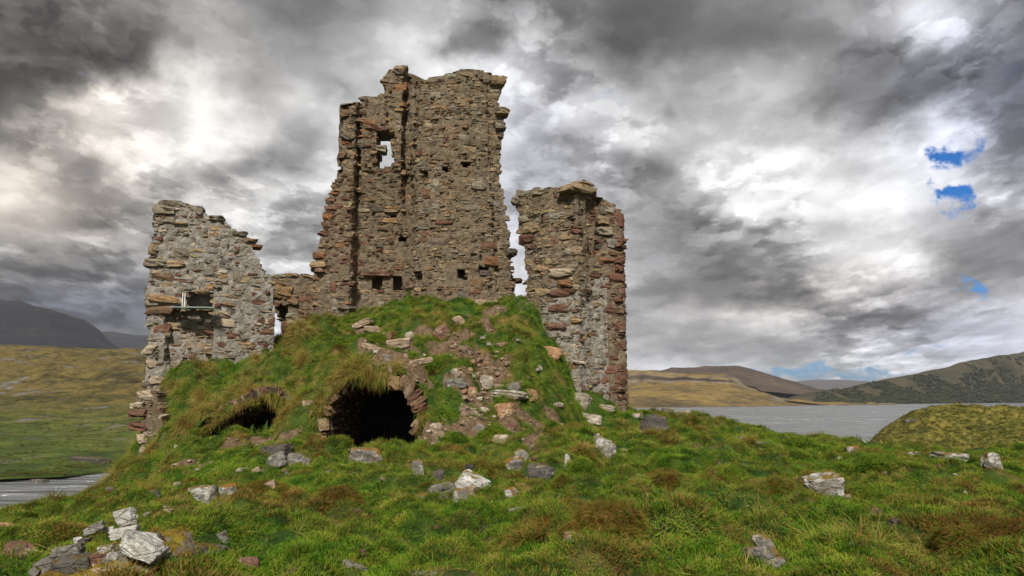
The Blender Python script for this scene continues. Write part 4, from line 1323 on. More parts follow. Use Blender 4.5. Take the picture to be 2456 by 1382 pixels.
def scatter():
    pts = []
    for (r0, r1, dens) in ((4.0, 8, 120), (8, 13, 80), (13, 20, 56), (20, 30, 42)):
        area = math.radians(88) / 2 * (r1 ** 2 - r0 ** 2)
        n = int(area * dens)
        r = np.sqrt(rng.uniform(r0 ** 2, r1 ** 2, n))
        a = np.radians(rng.uniform(-44, 44, n))
        pts.append(np.stack([r * np.sin(a), r * np.cos(a)], -1))
    p = np.vstack(pts)
    x, y = p.T
    z = zt(x, y)
    e = 0.06
    nx = (zt(x - e, y) - zt(x + e, y)) / (2 * e)
    ny = (zt(x, y - e) - zt(x, y + e)) / (2 * e)
    keep = z > 1.5
    # inside the vaults and under the walls nothing grows
    px, py = proj(np.stack([x, y, z], -1))
    slope = np.hypot(nx, ny)
    keep &= ~in_mouth(px, py - 10, y, 1.10, 0.55)
    d = dirt_at(x, y)
    keep &= rng.random(len(x)) > d * 1.05
    for (cx, cy, rx, ry) in FOOTPRINTS:
        keep &= ((x - cx) / rx) ** 2 + ((y - cy) / ry) ** 2 > 0.45
    x, y, z, nx, ny, px, py, slope = [a[keep] for a in (x, y, z, nx, ny, px, py, slope)]
    n = len(x)
    big = fbm(x * 0.5, y * 0.5, 0, 4, 61)
    mid = fbm(x * 1.7, y * 1.7, 0, 3, 62)
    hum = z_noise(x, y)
    dry = 0.12 + 0.46 * sstep(0.0, 0.5, big + 0.7 * mid) + 0.28 * sstep(-0.02, 0.22, hum) - 0.06 + rng.normal(0, 0.10, n)  # hummock tops strawier, creases darker green: relief shading put into blade colour
    # dry drapes on the lips of the vaults and the steep left face
    mouth = in_mouth(px, py + 25, y, 1.22, 0.9)
    lip = (mouth & (rng.random(n) < 0.6)) | ((slope > 0.9) & (y > 21) & (x < -6.5) & (fbm(x * 1.3, y * 1.3, 0, 2, 65) > 0.12))
    dry = np.where(lip, np.maximum(dry, 0.62 + rng.normal(0, 0.16, n)), dry)
    fresh = sstep(0.15, 0.5, fbm(x * 0.35 + 3, y * 0.35, 0, 2, 63))
    dry = dry * (1 - 0.7 * fresh * (~lip))
    topm = (y > 22.0) & (slope < 0.8)
    dry = np.where(topm & ~lip, dry * 0.62, dry)
    tall = fbm(x * 0.9, y * 0.9, 0, 3, 64) + 0.25 * (dry - 0.4)
    idx = np.where(tall > 0.62, rng.integers(4, 6, n), np.where(tall > 0.22, rng.integers(2, 4, n), rng.integers(0, 2, n)))
    idx = np.where(lip, rng.integers(4, 6, n), idx)
    s = rng.uniform(0.75, 1.25, n)
    far = 1 + 0.35 * sstep(10, 22, np.hypot(x, y))
    nrm = np.stack([nx * 0.8, ny * 0.8, np.ones(n)], -1)
    nrm[lip, 2] *= 0.55
    nrm[lip, 1] -= 0.35
    nrm /= np.linalg.norm(nrm, axis=1, keepdims=True)
    # rotation: align Z to normal, spin about it
    rot = np.zeros((n, 3))
    rot[:, 0] = np.arctan2(-nrm[:, 1], nrm[:, 2])
    rot[:, 1] = np.arcsin(np.clip(nrm[:, 0], -1, 1))
    spin = rng.uniform(0, 6.283, n)
    return np.stack([x, y, z], -1), rot, spin, s * far, idx, dry


def grass_object(name, P, rot, spin, s, idx, dry, tufts, mat):
    me = bpy.data.meshes.new(name)
    me.vertices.add(len(P))
    me.vertices.foreach_set('co', np.asarray(P, np.float32).ravel())
    for k, typ, v in (('rot', 'FLOAT_VECTOR', rot), ('spin', 'FLOAT', spin), ('scl', 'FLOAT', s), ('idx', 'INT', idx), ('dry', 'FLOAT', dry)):
        a = me.attributes.new(k, typ, 'POINT')
        a.data.foreach_set('vector' if typ == 'FLOAT_VECTOR' else 'value', np.asarray(v, np.int32 if typ == 'INT' else np.float32).ravel())
    me.materials.append(mat)
    o = obj(name, me, kind='stuff')
    ng = bpy.data.node_groups.new('grass_scatter', 'GeometryNodeTree')
    ng.interface.new_socket('Geometry', in_out='INPUT', socket_type='NodeSocketGeometry')
    ng.interface.new_socket('Geometry', in_out='OUTPUT', socket_type='NodeSocketGeometry')
    N, L = ng.nodes, ng.links
    gi, go = N.new('NodeGroupInput'), N.new('NodeGroupOutput')
    m2p = N.new('GeometryNodeMeshToPoints')
    L.new(gi.outputs[0], m2p.inputs['Mesh'])
    iop = N.new('GeometryNodeInstanceOnPoints')
    L.new(m2p.outputs[0], iop.inputs['Points'])
    g2i = N.new('GeometryNodeGeometryToInstance')
    for tf in reversed(tufts):
        oi = N.new('GeometryNodeObjectInfo')
        oi.inputs['Object'].default_value = tf
        L.new(oi.outputs['Geometry'], g2i.inputs[0])
    L.new(g2i.outputs[0], iop.inputs['Instance'])
    iop.inputs['Pick Instance'].default_value = True

    def at(nm, typ):
        a = N.new('GeometryNodeInputNamedAttribute')
        a.data_type = typ
        a.inputs['Name'].default_value = nm
        return a.outputs[0]
    L.new(at('idx', 'INT'), iop.inputs['Instance Index'])
    e2r = N.new('FunctionNodeEulerToRotation')
    L.new(at('rot', 'FLOAT_VECTOR'), e2r.inputs[0])
    cx = N.new('ShaderNodeCombineXYZ')
    L.new(at('spin', 'FLOAT'), cx.inputs[2])
    e2 = N.new('FunctionNodeEulerToRotation')
    L.new(cx.outputs[0], e2.inputs[0])
    rr_ = N.new('FunctionNodeRotateRotation')
    rr_.rotation_space = 'LOCAL'
    L.new(e2r.outputs[0], rr_.inputs[0])
    L.new(e2.outputs[0], rr_.inputs[1])
    L.new(rr_.outputs[0], iop.inputs['Rotation'])
    L.new(at('scl', 'FLOAT'), iop.inputs['Scale'])
    L.new(iop.outputs[0], go.inputs[0])
    md = o.modifiers.new('scatter', 'NODES')
    md.node_group = ng
    return o


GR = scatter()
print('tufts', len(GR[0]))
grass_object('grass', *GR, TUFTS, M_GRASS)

M_STRAW_H = mat_grass('yellow_moss_blades', GREEN, [(0.3, (0.16, 0.09, 0.012)), (0.5, (0.30, 0.18, 0.025)), (0.7, (0.40, 0.27, 0.05))], 0.75)


def blades_mesh(name, base, d, L, wid, droop, r, mat):
    n = len(base)
    d = d / np.linalg.norm(d, axis=1, keepdims=True)
    s = np.cross(d, r.normal(size=(n, 3)))
    s /= np.linalg.norm(s, axis=1, keepdims=True) + 1e-9
    s *= wid * r.uniform(0.6, 1.3, (n, 1)) / 2
    L = L[:, None]
    mid = base + d * L * 0.5
    end = mid + (d * (1 - droop) + np.array([0, 0, -droop])) * L * 0.55
    V = np.stack([base - s, base + s, mid - s * .8, mid + s * .8, end], 1).reshape(-1, 3)
    o = np.arange(n)[:, None] * 5
    sh = np.repeat(r.random(n), 5)
    return mesh_np(name, V, [o + np.array([[0, 1, 3, 2]]), o + np.array([[2, 3, 4]])], [mat], attrs={'tip': np.tile([0.2, 0.2, 0.6, 0.6, 1.0], n), 'shade': sh})


M_LONG = mat_grass('bleached_long_grass', GREEN, DRYC, 0.66)
rb = np.random.default_rng(71)
# long bleached grass hanging over the lips of the two vaults
curves = [([(772, 985), (790, 950), (812, 925), (840, 905), (870, 895)], YF_MAIN, 0.08, 0.22, 800), ([(884, 893), (905, 892), (926, 902)], YF_MAIN, 0.3, 0.75, 700), ([(1006, 985), (1016, 1015), (1006, 1050)], YF_MAIN, 0.15, 0.3, 400),
          ([(476, 1040), (520, 1012), (560, 985), (600, 962), (640, 950)], YF_SIDE, 0.08, 0.22, 900), ([(650, 945), (672, 958), (690, 985)], YF_SIDE, 0.25, 0.55, 500)]
B_, D_, L__ = [], [], []
for pts, Y, l0, l1, n in curves:
    c = U(np.array(pts, float)[:, 0], np.array(pts, float)[:, 1], Y - 0.02)
    k = rb.random(n) * (len(pts) - 1)
    i0 = np.minimum(k.astype(int), len(pts) - 2)
    f = (k - i0)[:, None]
    b = c[i0] * (1 - f) + c[i0 + 1] * f + rb.normal(0, (0.05, 0.10, 0.06), (n, 3))
    B_.append(b)
    D_.append(np.stack([rb.normal(0, 0.35, n), -0.75 - 0.3 * rb.random(n), rb.normal(-0.2, 0.35, n)], -1))
    L__.append(rb.uniform(l0, l1, n))
obj('hanging_grass', blades_mesh('hanging_grass', np.vstack(B_), np.vstack(D_), np.concatenate(L__), 0.014, 0.85, rb, M_LONG), kind='stuff')
# dry moss and grass on top of the rubble heap
sel = np.nonzero(((Z - bz) > 0.45 * (topz - bz)) & (hy > -0.55) & (hy < 0.6))
k = rb.integers(0, len(sel[0]), 5200)
Bp = np.stack([X[sel][k], Yh[sel][k], Z[sel][k]], -1) + rb.normal(0, (0.012, 0.012, 0.0), (5200, 3))
keep = fbm(Bp[:, 0] * 4, Bp[:, 1] * 4, 0, 3, 12) > -0.05
Bp = Bp[keep]
obj('dry_grass', blades_mesh('dry_grass', Bp, rb.normal(0, 0.5, (len(Bp), 3)) + (0, 0, 0.7), rb.uniform(0.02, 0.075, len(Bp)), 0.004, 0.4, rb, M_STRAW_H), heap)

# dead stalks lying over the turf, and daisies: neither could be counted
n = 420
xx, yy = [], []
pxs, pys = rb.uniform(0, 2456, n), 1110 + 272 * rb.random(n) ** 0.6
ys = np.array([hitY(a, b) or 0 for a, b in zip(pxs, pys)])
ok = (ys > 4) & (ys < 20)
Bs = U(pxs[ok], pys[ok], ys[ok]) + (0, 0, 0.02)
m = len(Bs)
obj('dead_stalks', blades_mesh('dead_stalks', Bs, np.stack([rb.normal(0, 1, m), rb.normal(0, .5, m), rb.uniform(0.1, 0.9, m)], -1), rb.uniform(0.10, 0.38, m), 0.006, 0.25, rb, M_LONG), kind='stuff')
n = 70
pxs, pys = rb.uniform(300, 2456, n), 1030 + 300 * rb.random(n)
ys = np.array([hitY(a, b) or 0 for a, b in zip(pxs, pys)])
ok = (ys > 10) & (ys < 24)
Bs = U(pxs[ok], pys[ok], ys[ok]) + (0, 0, 0.06)
an = np.arange(6) * math.pi / 3
ring = np.stack([np.cos(an), np.sin(an) * 0.9, 0.3 * np.sin(an)], -1) * 0.008
V = (Bs[:, None] + ring[None]).reshape(-1, 3)
dm, dt_, db = new_mat('daisy_petals')
db.inputs['Base Color'].default_value = (0.75, 0.74, 0.68, 1)
obj('daisies', mesh_np('daisies', V, [np.arange(len(V)).reshape(-1, 6)], [dm]), kind='stuff')

# ------------------------------------------------------------------ tussocks that stand out of the turf
M_RUST = mat_grass('rust_moss_blades', GREEN, [(0.30, (0.10, 0.045, 0.010)), (0.5, (0.17, 0.085, 0.016)), (0.65, (0.24, 0.14, 0.028)), (0.8, (0.30, 0.21, 0.06))], 0.62)
M_STRAW = mat_grass('straw_blades', GREEN, DRYC, 0.55)
M_TURFM = mat_grass('green_tussock_blades', GREEN, DRYC, 0.22)


def tussock(px, py, w, h, mat, label, seed):
    r = np.random.default_rng(seed)
    Y = hitY(px, py + h * 0.45) or 26.0
    B = U(px, py + h * 0.5, Y)
    rx, rz = w * Y / F / 2, h * Y / F * 0.6
    ry = rx * 0.75
    v, f = ICO[4]
    k = 1 + 0.38 * fbm(v[:, 0] * 1.6 + seed, v[:, 1] * 2, v[:, 2] * 2, 4, seed)
    p = v * k[:, None]
    n = int(min(14000, 4000 + 26000 * rx * ry))
    sel = r.choice(np.nonzero(v[:, 2] > -0.15)[0], n)
    base = (p[sel] + r.normal(0, 0.03, (n, 3))) * (rx, ry, rz)
    nr = v[sel] * (1 / rx, 1 / ry, 1 / rz)
    nr /= np.linalg.norm(nr, axis=1, keepdims=True)
    d = nr * 0.8 + r.normal(0, 0.5, (n, 3)) + np.array([0, 0, -0.15])
    d /= np.linalg.norm(d, axis=1, keepdims=True)
    L = r.uniform(0.35, 1.0, n)[:, None] * min(0.17, 0.06 + 0.24 * rz)
    s = np.cross(d, r.normal(size=(n, 3)))
    s /= np.linalg.norm(s, axis=1, keepdims=True)
    s *= 0.0024 * max(1, Y / 9)
    tipp = base + d * L + np.array([0, 0, -0.3]) * L * r.random((n, 1))
    bl = np.stack([base - s, base + s, tipp], 1).reshape(-1, 3)
    V = np.vstack([p * (rx, ry, rz), bl])
    tri = np.arange(n * 3).reshape(-1, 3) + len(p)
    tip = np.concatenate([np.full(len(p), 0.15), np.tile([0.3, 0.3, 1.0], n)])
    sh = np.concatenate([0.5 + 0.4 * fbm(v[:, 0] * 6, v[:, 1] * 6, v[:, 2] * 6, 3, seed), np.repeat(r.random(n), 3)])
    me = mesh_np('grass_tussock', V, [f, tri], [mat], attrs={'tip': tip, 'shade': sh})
    obj('grass_tussock', me, label=label, cat='tussock', loc=(B[0], B[1] + ry * 0.55, B[2]))


for i, (px, py, w, h, m_, lab) in enumerate([
        (1460, 1232, 165, 105, M_RUST, 'big rust brown moss tussock in the middle of the meadow'),
        (1372, 1212, 52, 50, M_RUST, 'small rust tussock touching the left side of the big rust one'),
        (1350, 1148, 44, 34, M_STRAW, 'rounded straw tussock beside the dark mossy rock'),
        (1395, 1112, 60, 44, M_TURFM, 'brown green turf hump right of the thin upright stone'),
        (1596, 1148, 80, 50, M_RUST, 'brown tussock with a dark shaded foot, right of the stone cluster'),
        (1162, 1112, 84, 46, M_STRAW, 'straw coloured hump above the white block of the stone cluster'),
        (800, 1185, 110, 60, M_RUST, 'brown dry tussock left of the little orange stone'),
        (2120, 1101, 112, 44, M_TURFM, 'green turf hump at the water end of the right meadow'),
        (2235, 1110, 120, 36, M_TURFM, 'long green turf hump under the long pale boulder'),
        (2385, 1265, 180, 105, M_RUST, 'wide rust tussock with a dark stone on top at the right edge'),
        (1878, 1160, 68, 50, M_STRAW, 'straw tussock left of the big rounded grey boulder'),
        (1755, 1128, 62, 40, M_TURFM, 'dark green tussock in the upper right meadow'),
        (2195, 1200, 110, 34, M_STRAW, 'low straw hump right of the big rounded grey boulder'),
        (1062, 860, 92, 56, M_TURFM, 'dark green tussock hanging over the bare earth on the mound'),
        (900, 805, 50, 30, M_TURFM, 'small green tussock below the tower recess'),
        (1090, 1045, 78, 36, M_TURFM, 'green tussock beside the rounded boulder at the main vault'),
        (1182, 1030, 50, 32, M_TURFM, 'green tussock on the lower path'),
        (1318, 1018, 56, 30, M_TURFM, 'green tussock at the right end of the lower path'),
        (1662, 1002, 44, 34, M_STRAW, 'brown topped tussock on the skyline above the loch'),
        (1930, 1058, 84, 36, M_TURFM, 'green tussock on the skyline beside the loch'),
        (620, 1165, 110, 32, M_RUST, 'rust turf ridge between the mossy rocks on the left slope')]):
    tussock(px, py, w, h, m_, lab, 300 + i)

# ------------------------------------------------------------------ water
def mat_water():
    m, t, bs = new_mat('loch_water')
    p = world_pos(t)
    bs.inputs['Base Color'].default_value = (0.14, 0.145, 0.15, 1)
    wb_ = t.noise(t.vmath('MULTIPLY', p, (0.006, 0.035, 1.0)), 1.0, 5, 0.65)
    link(t, t.range(wb_, 0.35, 0.65, 0.22, 0.42), bs.inputs['Roughness'])
    bs.inputs['Specular IOR Level'].default_value = 0.5
    bs.inputs['IOR'].default_value = 2.5
    q = t.vmath('MULTIPLY', p, (0.55, 1.0, 1.0))
    n1 = t.noise(q, 1.1, 4, 0.6, 0.3)
    n2 = t.noise(q, 0.28, 3, 0.5)
    n3 = t.noise(p, 0.02, 3, 0.5)
    n4 = t.noise(t.vmath('MULTIPLY', p, (0.035, 0.11, 1.0)), 1.0, 4, 0.6, 0.3)
    n5 = t.noise(t.vmath('MULTIPLY', p, (0.010, 0.040, 1.0)), 1.0, 5, 0.62, 0.2)
    h = t.math('ADD', t.math('ADD', n1, t.math('MULTIPLY', n2, 2.0)), t.math('ADD', t.math('MULTIPLY', n4, 5.0), t.math('MULTIPLY', n5, 12.0)))
    h = t.math('MULTIPLY', h, t.math('MULTIPLY_ADD', n3, 1.2, 0.4))
    bump(t, bs, t.math('MULTIPLY', h, t.range(wb_, 0.35, 0.6, 0.5, 1.3)), 1.0, 0.7)
    return m


wx = np.concatenate([-np.geomspace(6000, 20, 30), np.geomspace(20, 6000, 30)])
wy = np.concatenate([[-300, -60], np.geomspace(10, 7000, 60)])
WX, WY = np.meshgrid(wx, wy, indexing='ij')
obj('water', mesh_np('water', np.stack([WX, WY, np.zeros_like(WX)], -1).reshape(-1, 3), [grid_faces(len(wx), len(wy))], [mat_water()]), kind='structure')


# ------------------------------------------------------------------ far land, lofted through surveyed lines
def loft(name, rows, px, nsub, noise, mat, attrs=None, label=None, cat=None, kind='structure', back=True):
    """rows: list of (pxs, pys, Y or Ys) near to far"""
    px = np.asarray(px, float)
    L = []
    for (a, b, Y) in rows:
        py = np.interp(px, a, b)
        YY = np.interp(px, a, Y) if np.ndim(Y) else np.full_like(px, Y)
        L.append(U(px, py, YY))
    L = np.array(L)
    if back:
        last = L[-1].copy()
        last[:, 1] *= 1.25
        last[:, 0] *= 1.25
        last[:, 2] = last[:, 2] * 0.3 - 5
        L = np.concatenate([L, last[None]])
    k = np.arange(len(L))
    tt = np.concatenate([np.linspace(i, i + 1, nsub, endpoint=False) for i in k[:-1]] + [[k[-1]]])
    i0 = np.minimum(tt.astype(int), len(L) - 2)
    f = (tt - i0)[:, None, None]
    # catmull-rom through the rows keeps the slopes rounded
    Lp = np.concatenate([L[:1], L, L[-1:]])
    p0, p1, p2, p3 = Lp[i0], Lp[i0 + 1], Lp[i0 + 2], Lp[np.minimum(i0 + 3, len(Lp) - 1)]
    G = 0.5 * ((2 * p1) + (-p0 + p2) * f + (2 * p0 - 5 * p1 + 4 * p2 - p3) * f ** 2 + (-p0 + 3 * p1 - 3 * p2 + p3) * f ** 3)
    x, y = G[..., 0], G[..., 1]
    edge = sstep(0, 0.6, tt)[:, None]
    G[..., 2] += noise(x, y) * edge
    nr, nc = G.shape[:2]
    me = mesh_np(name, G.reshape(-1, 3), [grid_faces(nr, nc)], [mat], smooth=True)
    return obj(name, me, kind=kind, label=label, cat=cat), G


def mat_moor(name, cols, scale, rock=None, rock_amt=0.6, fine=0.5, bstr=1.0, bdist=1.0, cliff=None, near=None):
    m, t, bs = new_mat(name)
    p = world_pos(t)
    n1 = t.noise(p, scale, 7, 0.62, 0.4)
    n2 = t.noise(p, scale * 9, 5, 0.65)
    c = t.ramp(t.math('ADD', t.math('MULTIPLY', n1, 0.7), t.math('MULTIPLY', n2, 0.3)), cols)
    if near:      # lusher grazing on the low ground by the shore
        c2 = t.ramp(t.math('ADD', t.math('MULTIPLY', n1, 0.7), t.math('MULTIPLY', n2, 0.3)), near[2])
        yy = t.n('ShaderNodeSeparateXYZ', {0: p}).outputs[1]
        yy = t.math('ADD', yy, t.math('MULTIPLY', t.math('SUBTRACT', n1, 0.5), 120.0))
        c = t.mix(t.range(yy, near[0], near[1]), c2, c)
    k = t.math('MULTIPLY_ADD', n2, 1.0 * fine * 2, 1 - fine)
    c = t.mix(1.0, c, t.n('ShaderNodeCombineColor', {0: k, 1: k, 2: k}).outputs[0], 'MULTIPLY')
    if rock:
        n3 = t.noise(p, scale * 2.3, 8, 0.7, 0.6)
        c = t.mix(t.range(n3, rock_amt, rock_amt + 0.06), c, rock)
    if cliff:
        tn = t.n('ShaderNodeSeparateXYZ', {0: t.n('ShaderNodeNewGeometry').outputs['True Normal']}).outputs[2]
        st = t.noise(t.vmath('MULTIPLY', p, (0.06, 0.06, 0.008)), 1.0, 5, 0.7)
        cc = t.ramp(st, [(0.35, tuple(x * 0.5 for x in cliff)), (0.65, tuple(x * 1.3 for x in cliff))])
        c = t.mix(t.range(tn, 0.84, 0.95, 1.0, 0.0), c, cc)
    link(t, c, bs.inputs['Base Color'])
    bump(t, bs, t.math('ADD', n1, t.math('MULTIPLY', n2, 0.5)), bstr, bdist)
    return m


# moor across the inlet
mm = mat_moor('olive_moor', [(0.38, (0.026, 0.022, 0.009)), (0.45, (0.062, 0.049, 0.014)), (0.50, (0.098, 0.076, 0.020)), (0.55, (0.140, 0.102, 0.030)), (0.62, (0.058, 0.042, 0.017))], 0.022, (0.15, 0.14, 0.135), 0.575, 0.9, 1.0, 1.6, None,
              (115, 290, [(0.36, (0.020, 0.035, 0.006)), (0.5, (0.060, 0.085, 0.012)), (0.62, (0.11, 0.115, 0.022))]))
pxm = np.linspace(-500, 900, 420)
_, GMOOR = loft('moor', [([-500, 0, 150, 300, 420, 900], [1165, 1150, 1144, 1128, 1118, 1080], [76, 79, 82, 92, 98, 130]),
              ([-500, 0, 150, 300, 420, 900], [1140, 1127, 1122, 1110, 1100, 1066], [80, 84, 87, 97, 103, 137]),
              ([-500, 0, 345, 900], [1072, 1066, 1046, 1020], [112, 115, 130, 170]),
              ([-500, 0, 200, 345, 900], [1000, 1000, 1005, 995, 980], 200),
              ([-500, 0, 150, 345, 900], [930, 935, 930, 915, 920], [300, 300, 310, 320, 330]),
              ([-500, 0, 200, 345, 900], [870, 872, 868, 858, 900], [430, 430, 430, 460, 460]),
              ([-500, 0, 120, 220, 345, 900], [835, 833, 838, 845, 850, 890], [540, 540, 540, 540, 520, 520])], pxm, 26,
     lambda x, y: np.clip((y - 78) / 240, 0, 1.1) * (1 - 0.6 * sstep(380, 520, y)) * (3.2 * fbm(x * 0.022, y * 0.022, 0, 4, 201) + 2.0 * (1 - 2.2 * np.abs(perlin(x * 0.04, y * 0.04, 0, 207))) + 0.9 * fbm(x * 0.18, y * 0.18, 0, 3, 208)), mm)
# mountains on the left
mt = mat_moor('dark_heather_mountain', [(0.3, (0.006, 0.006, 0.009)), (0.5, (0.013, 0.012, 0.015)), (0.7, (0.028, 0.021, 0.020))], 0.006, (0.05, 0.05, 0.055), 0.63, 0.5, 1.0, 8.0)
pxl = np.linspace(-700, 800, 300)
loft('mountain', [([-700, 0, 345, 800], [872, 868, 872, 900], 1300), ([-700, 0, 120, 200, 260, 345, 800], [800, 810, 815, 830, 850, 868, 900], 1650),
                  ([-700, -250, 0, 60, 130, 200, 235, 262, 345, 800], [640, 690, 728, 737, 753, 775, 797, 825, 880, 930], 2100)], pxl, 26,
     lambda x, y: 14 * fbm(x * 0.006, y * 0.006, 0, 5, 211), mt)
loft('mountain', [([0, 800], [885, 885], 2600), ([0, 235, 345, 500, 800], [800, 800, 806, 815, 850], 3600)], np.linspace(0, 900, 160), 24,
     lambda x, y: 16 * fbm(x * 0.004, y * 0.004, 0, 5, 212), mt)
# escarpment hill behind the loch
mh = mat_moor('golden_brown_hill', [(0.34, (0.060, 0.045, 0.022)), (0.46, (0.135, 0.095, 0.035)), (0.54, (0.22, 0.150, 0.045)), (0.66, (0.26, 0.17, 0.045))], 0.010, (0.10, 0.085, 0.07), 0.60, 0.45, 1.0, 5.0, (0.17, 0.135, 0.10))  # golden grass tone also carries the slope's sunlight in its base colour
mh2 = mat_moor('brown_heather_hill', [(0.3, (0.035, 0.026, 0.022)), (0.48, (0.080, 0.056, 0.042)), (0.62, (0.12, 0.085, 0.05)), (0.75, (0.17, 0.115, 0.055))], 0.008, (0.06, 0.05, 0.045), 0.6, 0.5, 1.0, 8.0)
pxh = np.linspace(1250, 2150, 360)


def scarp_noise(x, y):
    return 3.0 * fbm(x * 0.02, y * 0.02, 0, 5, 221) + 3.0 * np.abs(perlin(x * 0.05, y * 0.012, 0, 223)) * sstep(925, 985, y)


loft('hill', [([1250, 1515, 1700, 1850, 1960, 2150], [979, 978.5, 976, 974, 972, 970], [665, 665, 730, 800, 900, 1000]),
              ([1250, 1515, 1700, 1850, 1960, 2150], [970, 968, 966, 964, 966, 972], [760, 760, 800, 860, 960, 1100]),
              ([1250, 1515, 1650, 1760, 1850, 1900, 2150], [945, 945, 940, 938, 950, 962, 985], 900),
              ([1250, 1515, 1650, 1760, 1800, 1860, 1900, 2150], [921, 922, 919, 924, 937, 955, 966, 995], [996, 996, 996, 994, 975, 960, 950, 950]),
              ([1250, 1515, 1650, 1740, 1770, 1800, 1860, 2150], [897, 897, 903, 908, 915, 930, 955, 1000], [1004, 1004, 1004, 1004, 1010, 1040, 1060, 1060]),
              ([1250, 1515, 1650, 1740, 1790, 1860, 2150], [895, 896, 901, 906, 925, 955, 1010], 1060)], pxh, 22, scarp_noise, mh)
loft('hill', [([1250, 1515, 1700, 1850, 2000, 2150], [935, 935, 935, 940, 955, 975], 1150),
              ([1250, 1500, 1585, 1610, 1690, 1765, 1800, 1850, 1900, 1960, 2150], [900, 893, 893, 884, 881, 878, 885, 902, 917, 934, 965], 1650)], np.linspace(1250, 2150, 260), 30,
     lambda x, y: 7 * fbm(x * 0.008, y * 0.008, 0, 5, 231), mh2)
mf = mat_moor('far_hill', [(0.3, (0.05, 0.045, 0.05)), (0.6, (0.11, 0.09, 0.085))], 0.003, None, 0.6, 0.4, 0.8, 15)
loft('hill', [([1600, 2500], [960, 960], 3300), ([1600, 1850, 1900, 1960, 2010, 2070, 2150, 2500], [940, 926, 920, 913, 911, 915, 928, 950], 5200)], np.linspace(1700, 2450, 160), 20,
     lambda x, y: 14 * fbm(x * 0.002, y * 0.002, 0, 4, 241), mf)
# wooded hill on the right
mw = mat_moor('dark_wooded_slope', [(0.3, (0.022, 0.024, 0.012)), (0.48, (0.050, 0.045, 0.024)), (0.62, (0.085, 0.062, 0.032)), (0.75, (0.11, 0.085, 0.045))], 0.012, (0.11, 0.105, 0.10), 0.63, 0.5, 1.0, 5.0)
pxr = np.linspace(1740, 2950, 420)
_, GH = loft('hill', [([1740, 1800, 2100, 2456, 2950], [973, 972.5, 970, 966.5, 964], [830, 850, 1060, 1400, 1700]),
                      ([1740, 1800, 1900, 2000, 2100, 2200, 2300, 2456, 2950], [973, 971, 964, 958, 952, 945, 938, 925, 890], [880, 900, 1010, 1080, 1160, 1240, 1330, 1500, 1800]),
                      ([1740, 1800, 1850, 1900, 2000, 2100, 2200, 2300, 2400, 2456, 2700, 2950], [973, 970, 963, 956, 938, 917, 895, 873, 853, 843, 800, 770], [930, 960, 1020, 1080, 1180, 1300, 1400, 1500, 1600, 1680, 1900, 2100])], pxr, 40,
             lambda x, y: 5 * fbm(x * 0.010, y * 0.010, 0, 5, 251), mw)


def mat_wood():
    m, t, bs = new_mat('distant_tree_foliage')
    c = t.ramp(t.noise(world_pos(t), 0.09, 4, 0.6), [(0.3, (0.018, 0.022, 0.010)), (0.55, (0.036, 0.040, 0.018)), (0.75, (0.060, 0.056, 0.026))])
    link(t, c, bs.inputs['Base Color'])
    return m


def wood(name, pts, sizes, seed):
    r = np.random.default_rng(seed)
    v, f = ICO[2]
    Vs, Fs, nb = [], [], 0
    for (p, s) in zip(pts, sizes):
        k = 1 + 0.35 * r.normal(size=(len(v), 1))
        q = v * k * np.array([s * 1.3, s * 1.3, s * 0.75]) + p + np.array([0, 0, s * 0.25])
        Vs.append(q); Fs.append(f + nb); nb += len(v)
    return obj(name, mesh_np(name, np.vstack(Vs), [np.vstack(Fs)], [mat_wood()]), kind='stuff')


gg = GH[4:72].reshape(-1, 3)
gx_, gy_ = proj(gg)
dens = fbm(gg[:, 0] * 0.012, gg[:, 1] * 0.012, 0, 3, 261) + 0.35 * sstep(1900, 2300, gx_) - 0.55 * sstep(-40, 10, 880 + 0 * gx_ - gy_) + 0.10
okk = np.nonzero((dens > 0.12) & (gx_ > 1960) & (gx_ < 2620))[0]
sel = rng.choice(okk, min(5200, len(okk)), replace=False)
wood('woodland', gg[sel] + rng.normal(0, 2.5, (len(sel), 3)) * (1, 1, 0), rng.uniform(1.1, 2.7, len(sel)), 3)

# olive knoll at the right
mk_ = mat_moor('olive_knoll', [(0.36, (0.040, 0.042, 0.008)), (0.45, (0.095, 0.092, 0.016)), (0.53, (0.155, 0.135, 0.026)), (0.64, (0.21, 0.155, 0.038))], 0.22, (0.045, 0.032, 0.020), 0.60, 0.9, 1.0, 0.5)
kx = [2040, 2085, 2105, 2135, 2180, 2230, 2300, 2360, 2456, 2900]
top = np.array([1120, 1072, 1052, 1030, 1003, 985, 979, 984, 989, 985], float)
_, GKN = loft('knoll', [(kx, top + np.array([60, 75, 85, 100, 120, 130, 135, 130, 125, 125]), 46), (kx, top + np.array([40, 40, 45, 55, 65, 72, 76, 74, 70, 70]), 54), (kx, top + np.array([12, 14, 16, 20, 24, 28, 30, 28, 26, 26]), 64), (kx, top, 75),
               (kx, top + 22, 92)], np.linspace(2040, 2900, 330), 28,
     lambda x, y: 0.55 * fbm(x * 0.25, y * 0.25, 0, 4, 271) + 0.30 * (1 - 2.2 * np.abs(perlin(x * 0.5, y * 0.5, 0, 272))) + 0.22 * fbm(x * 1.6, y * 1.6, 0, 3, 273), mk_)

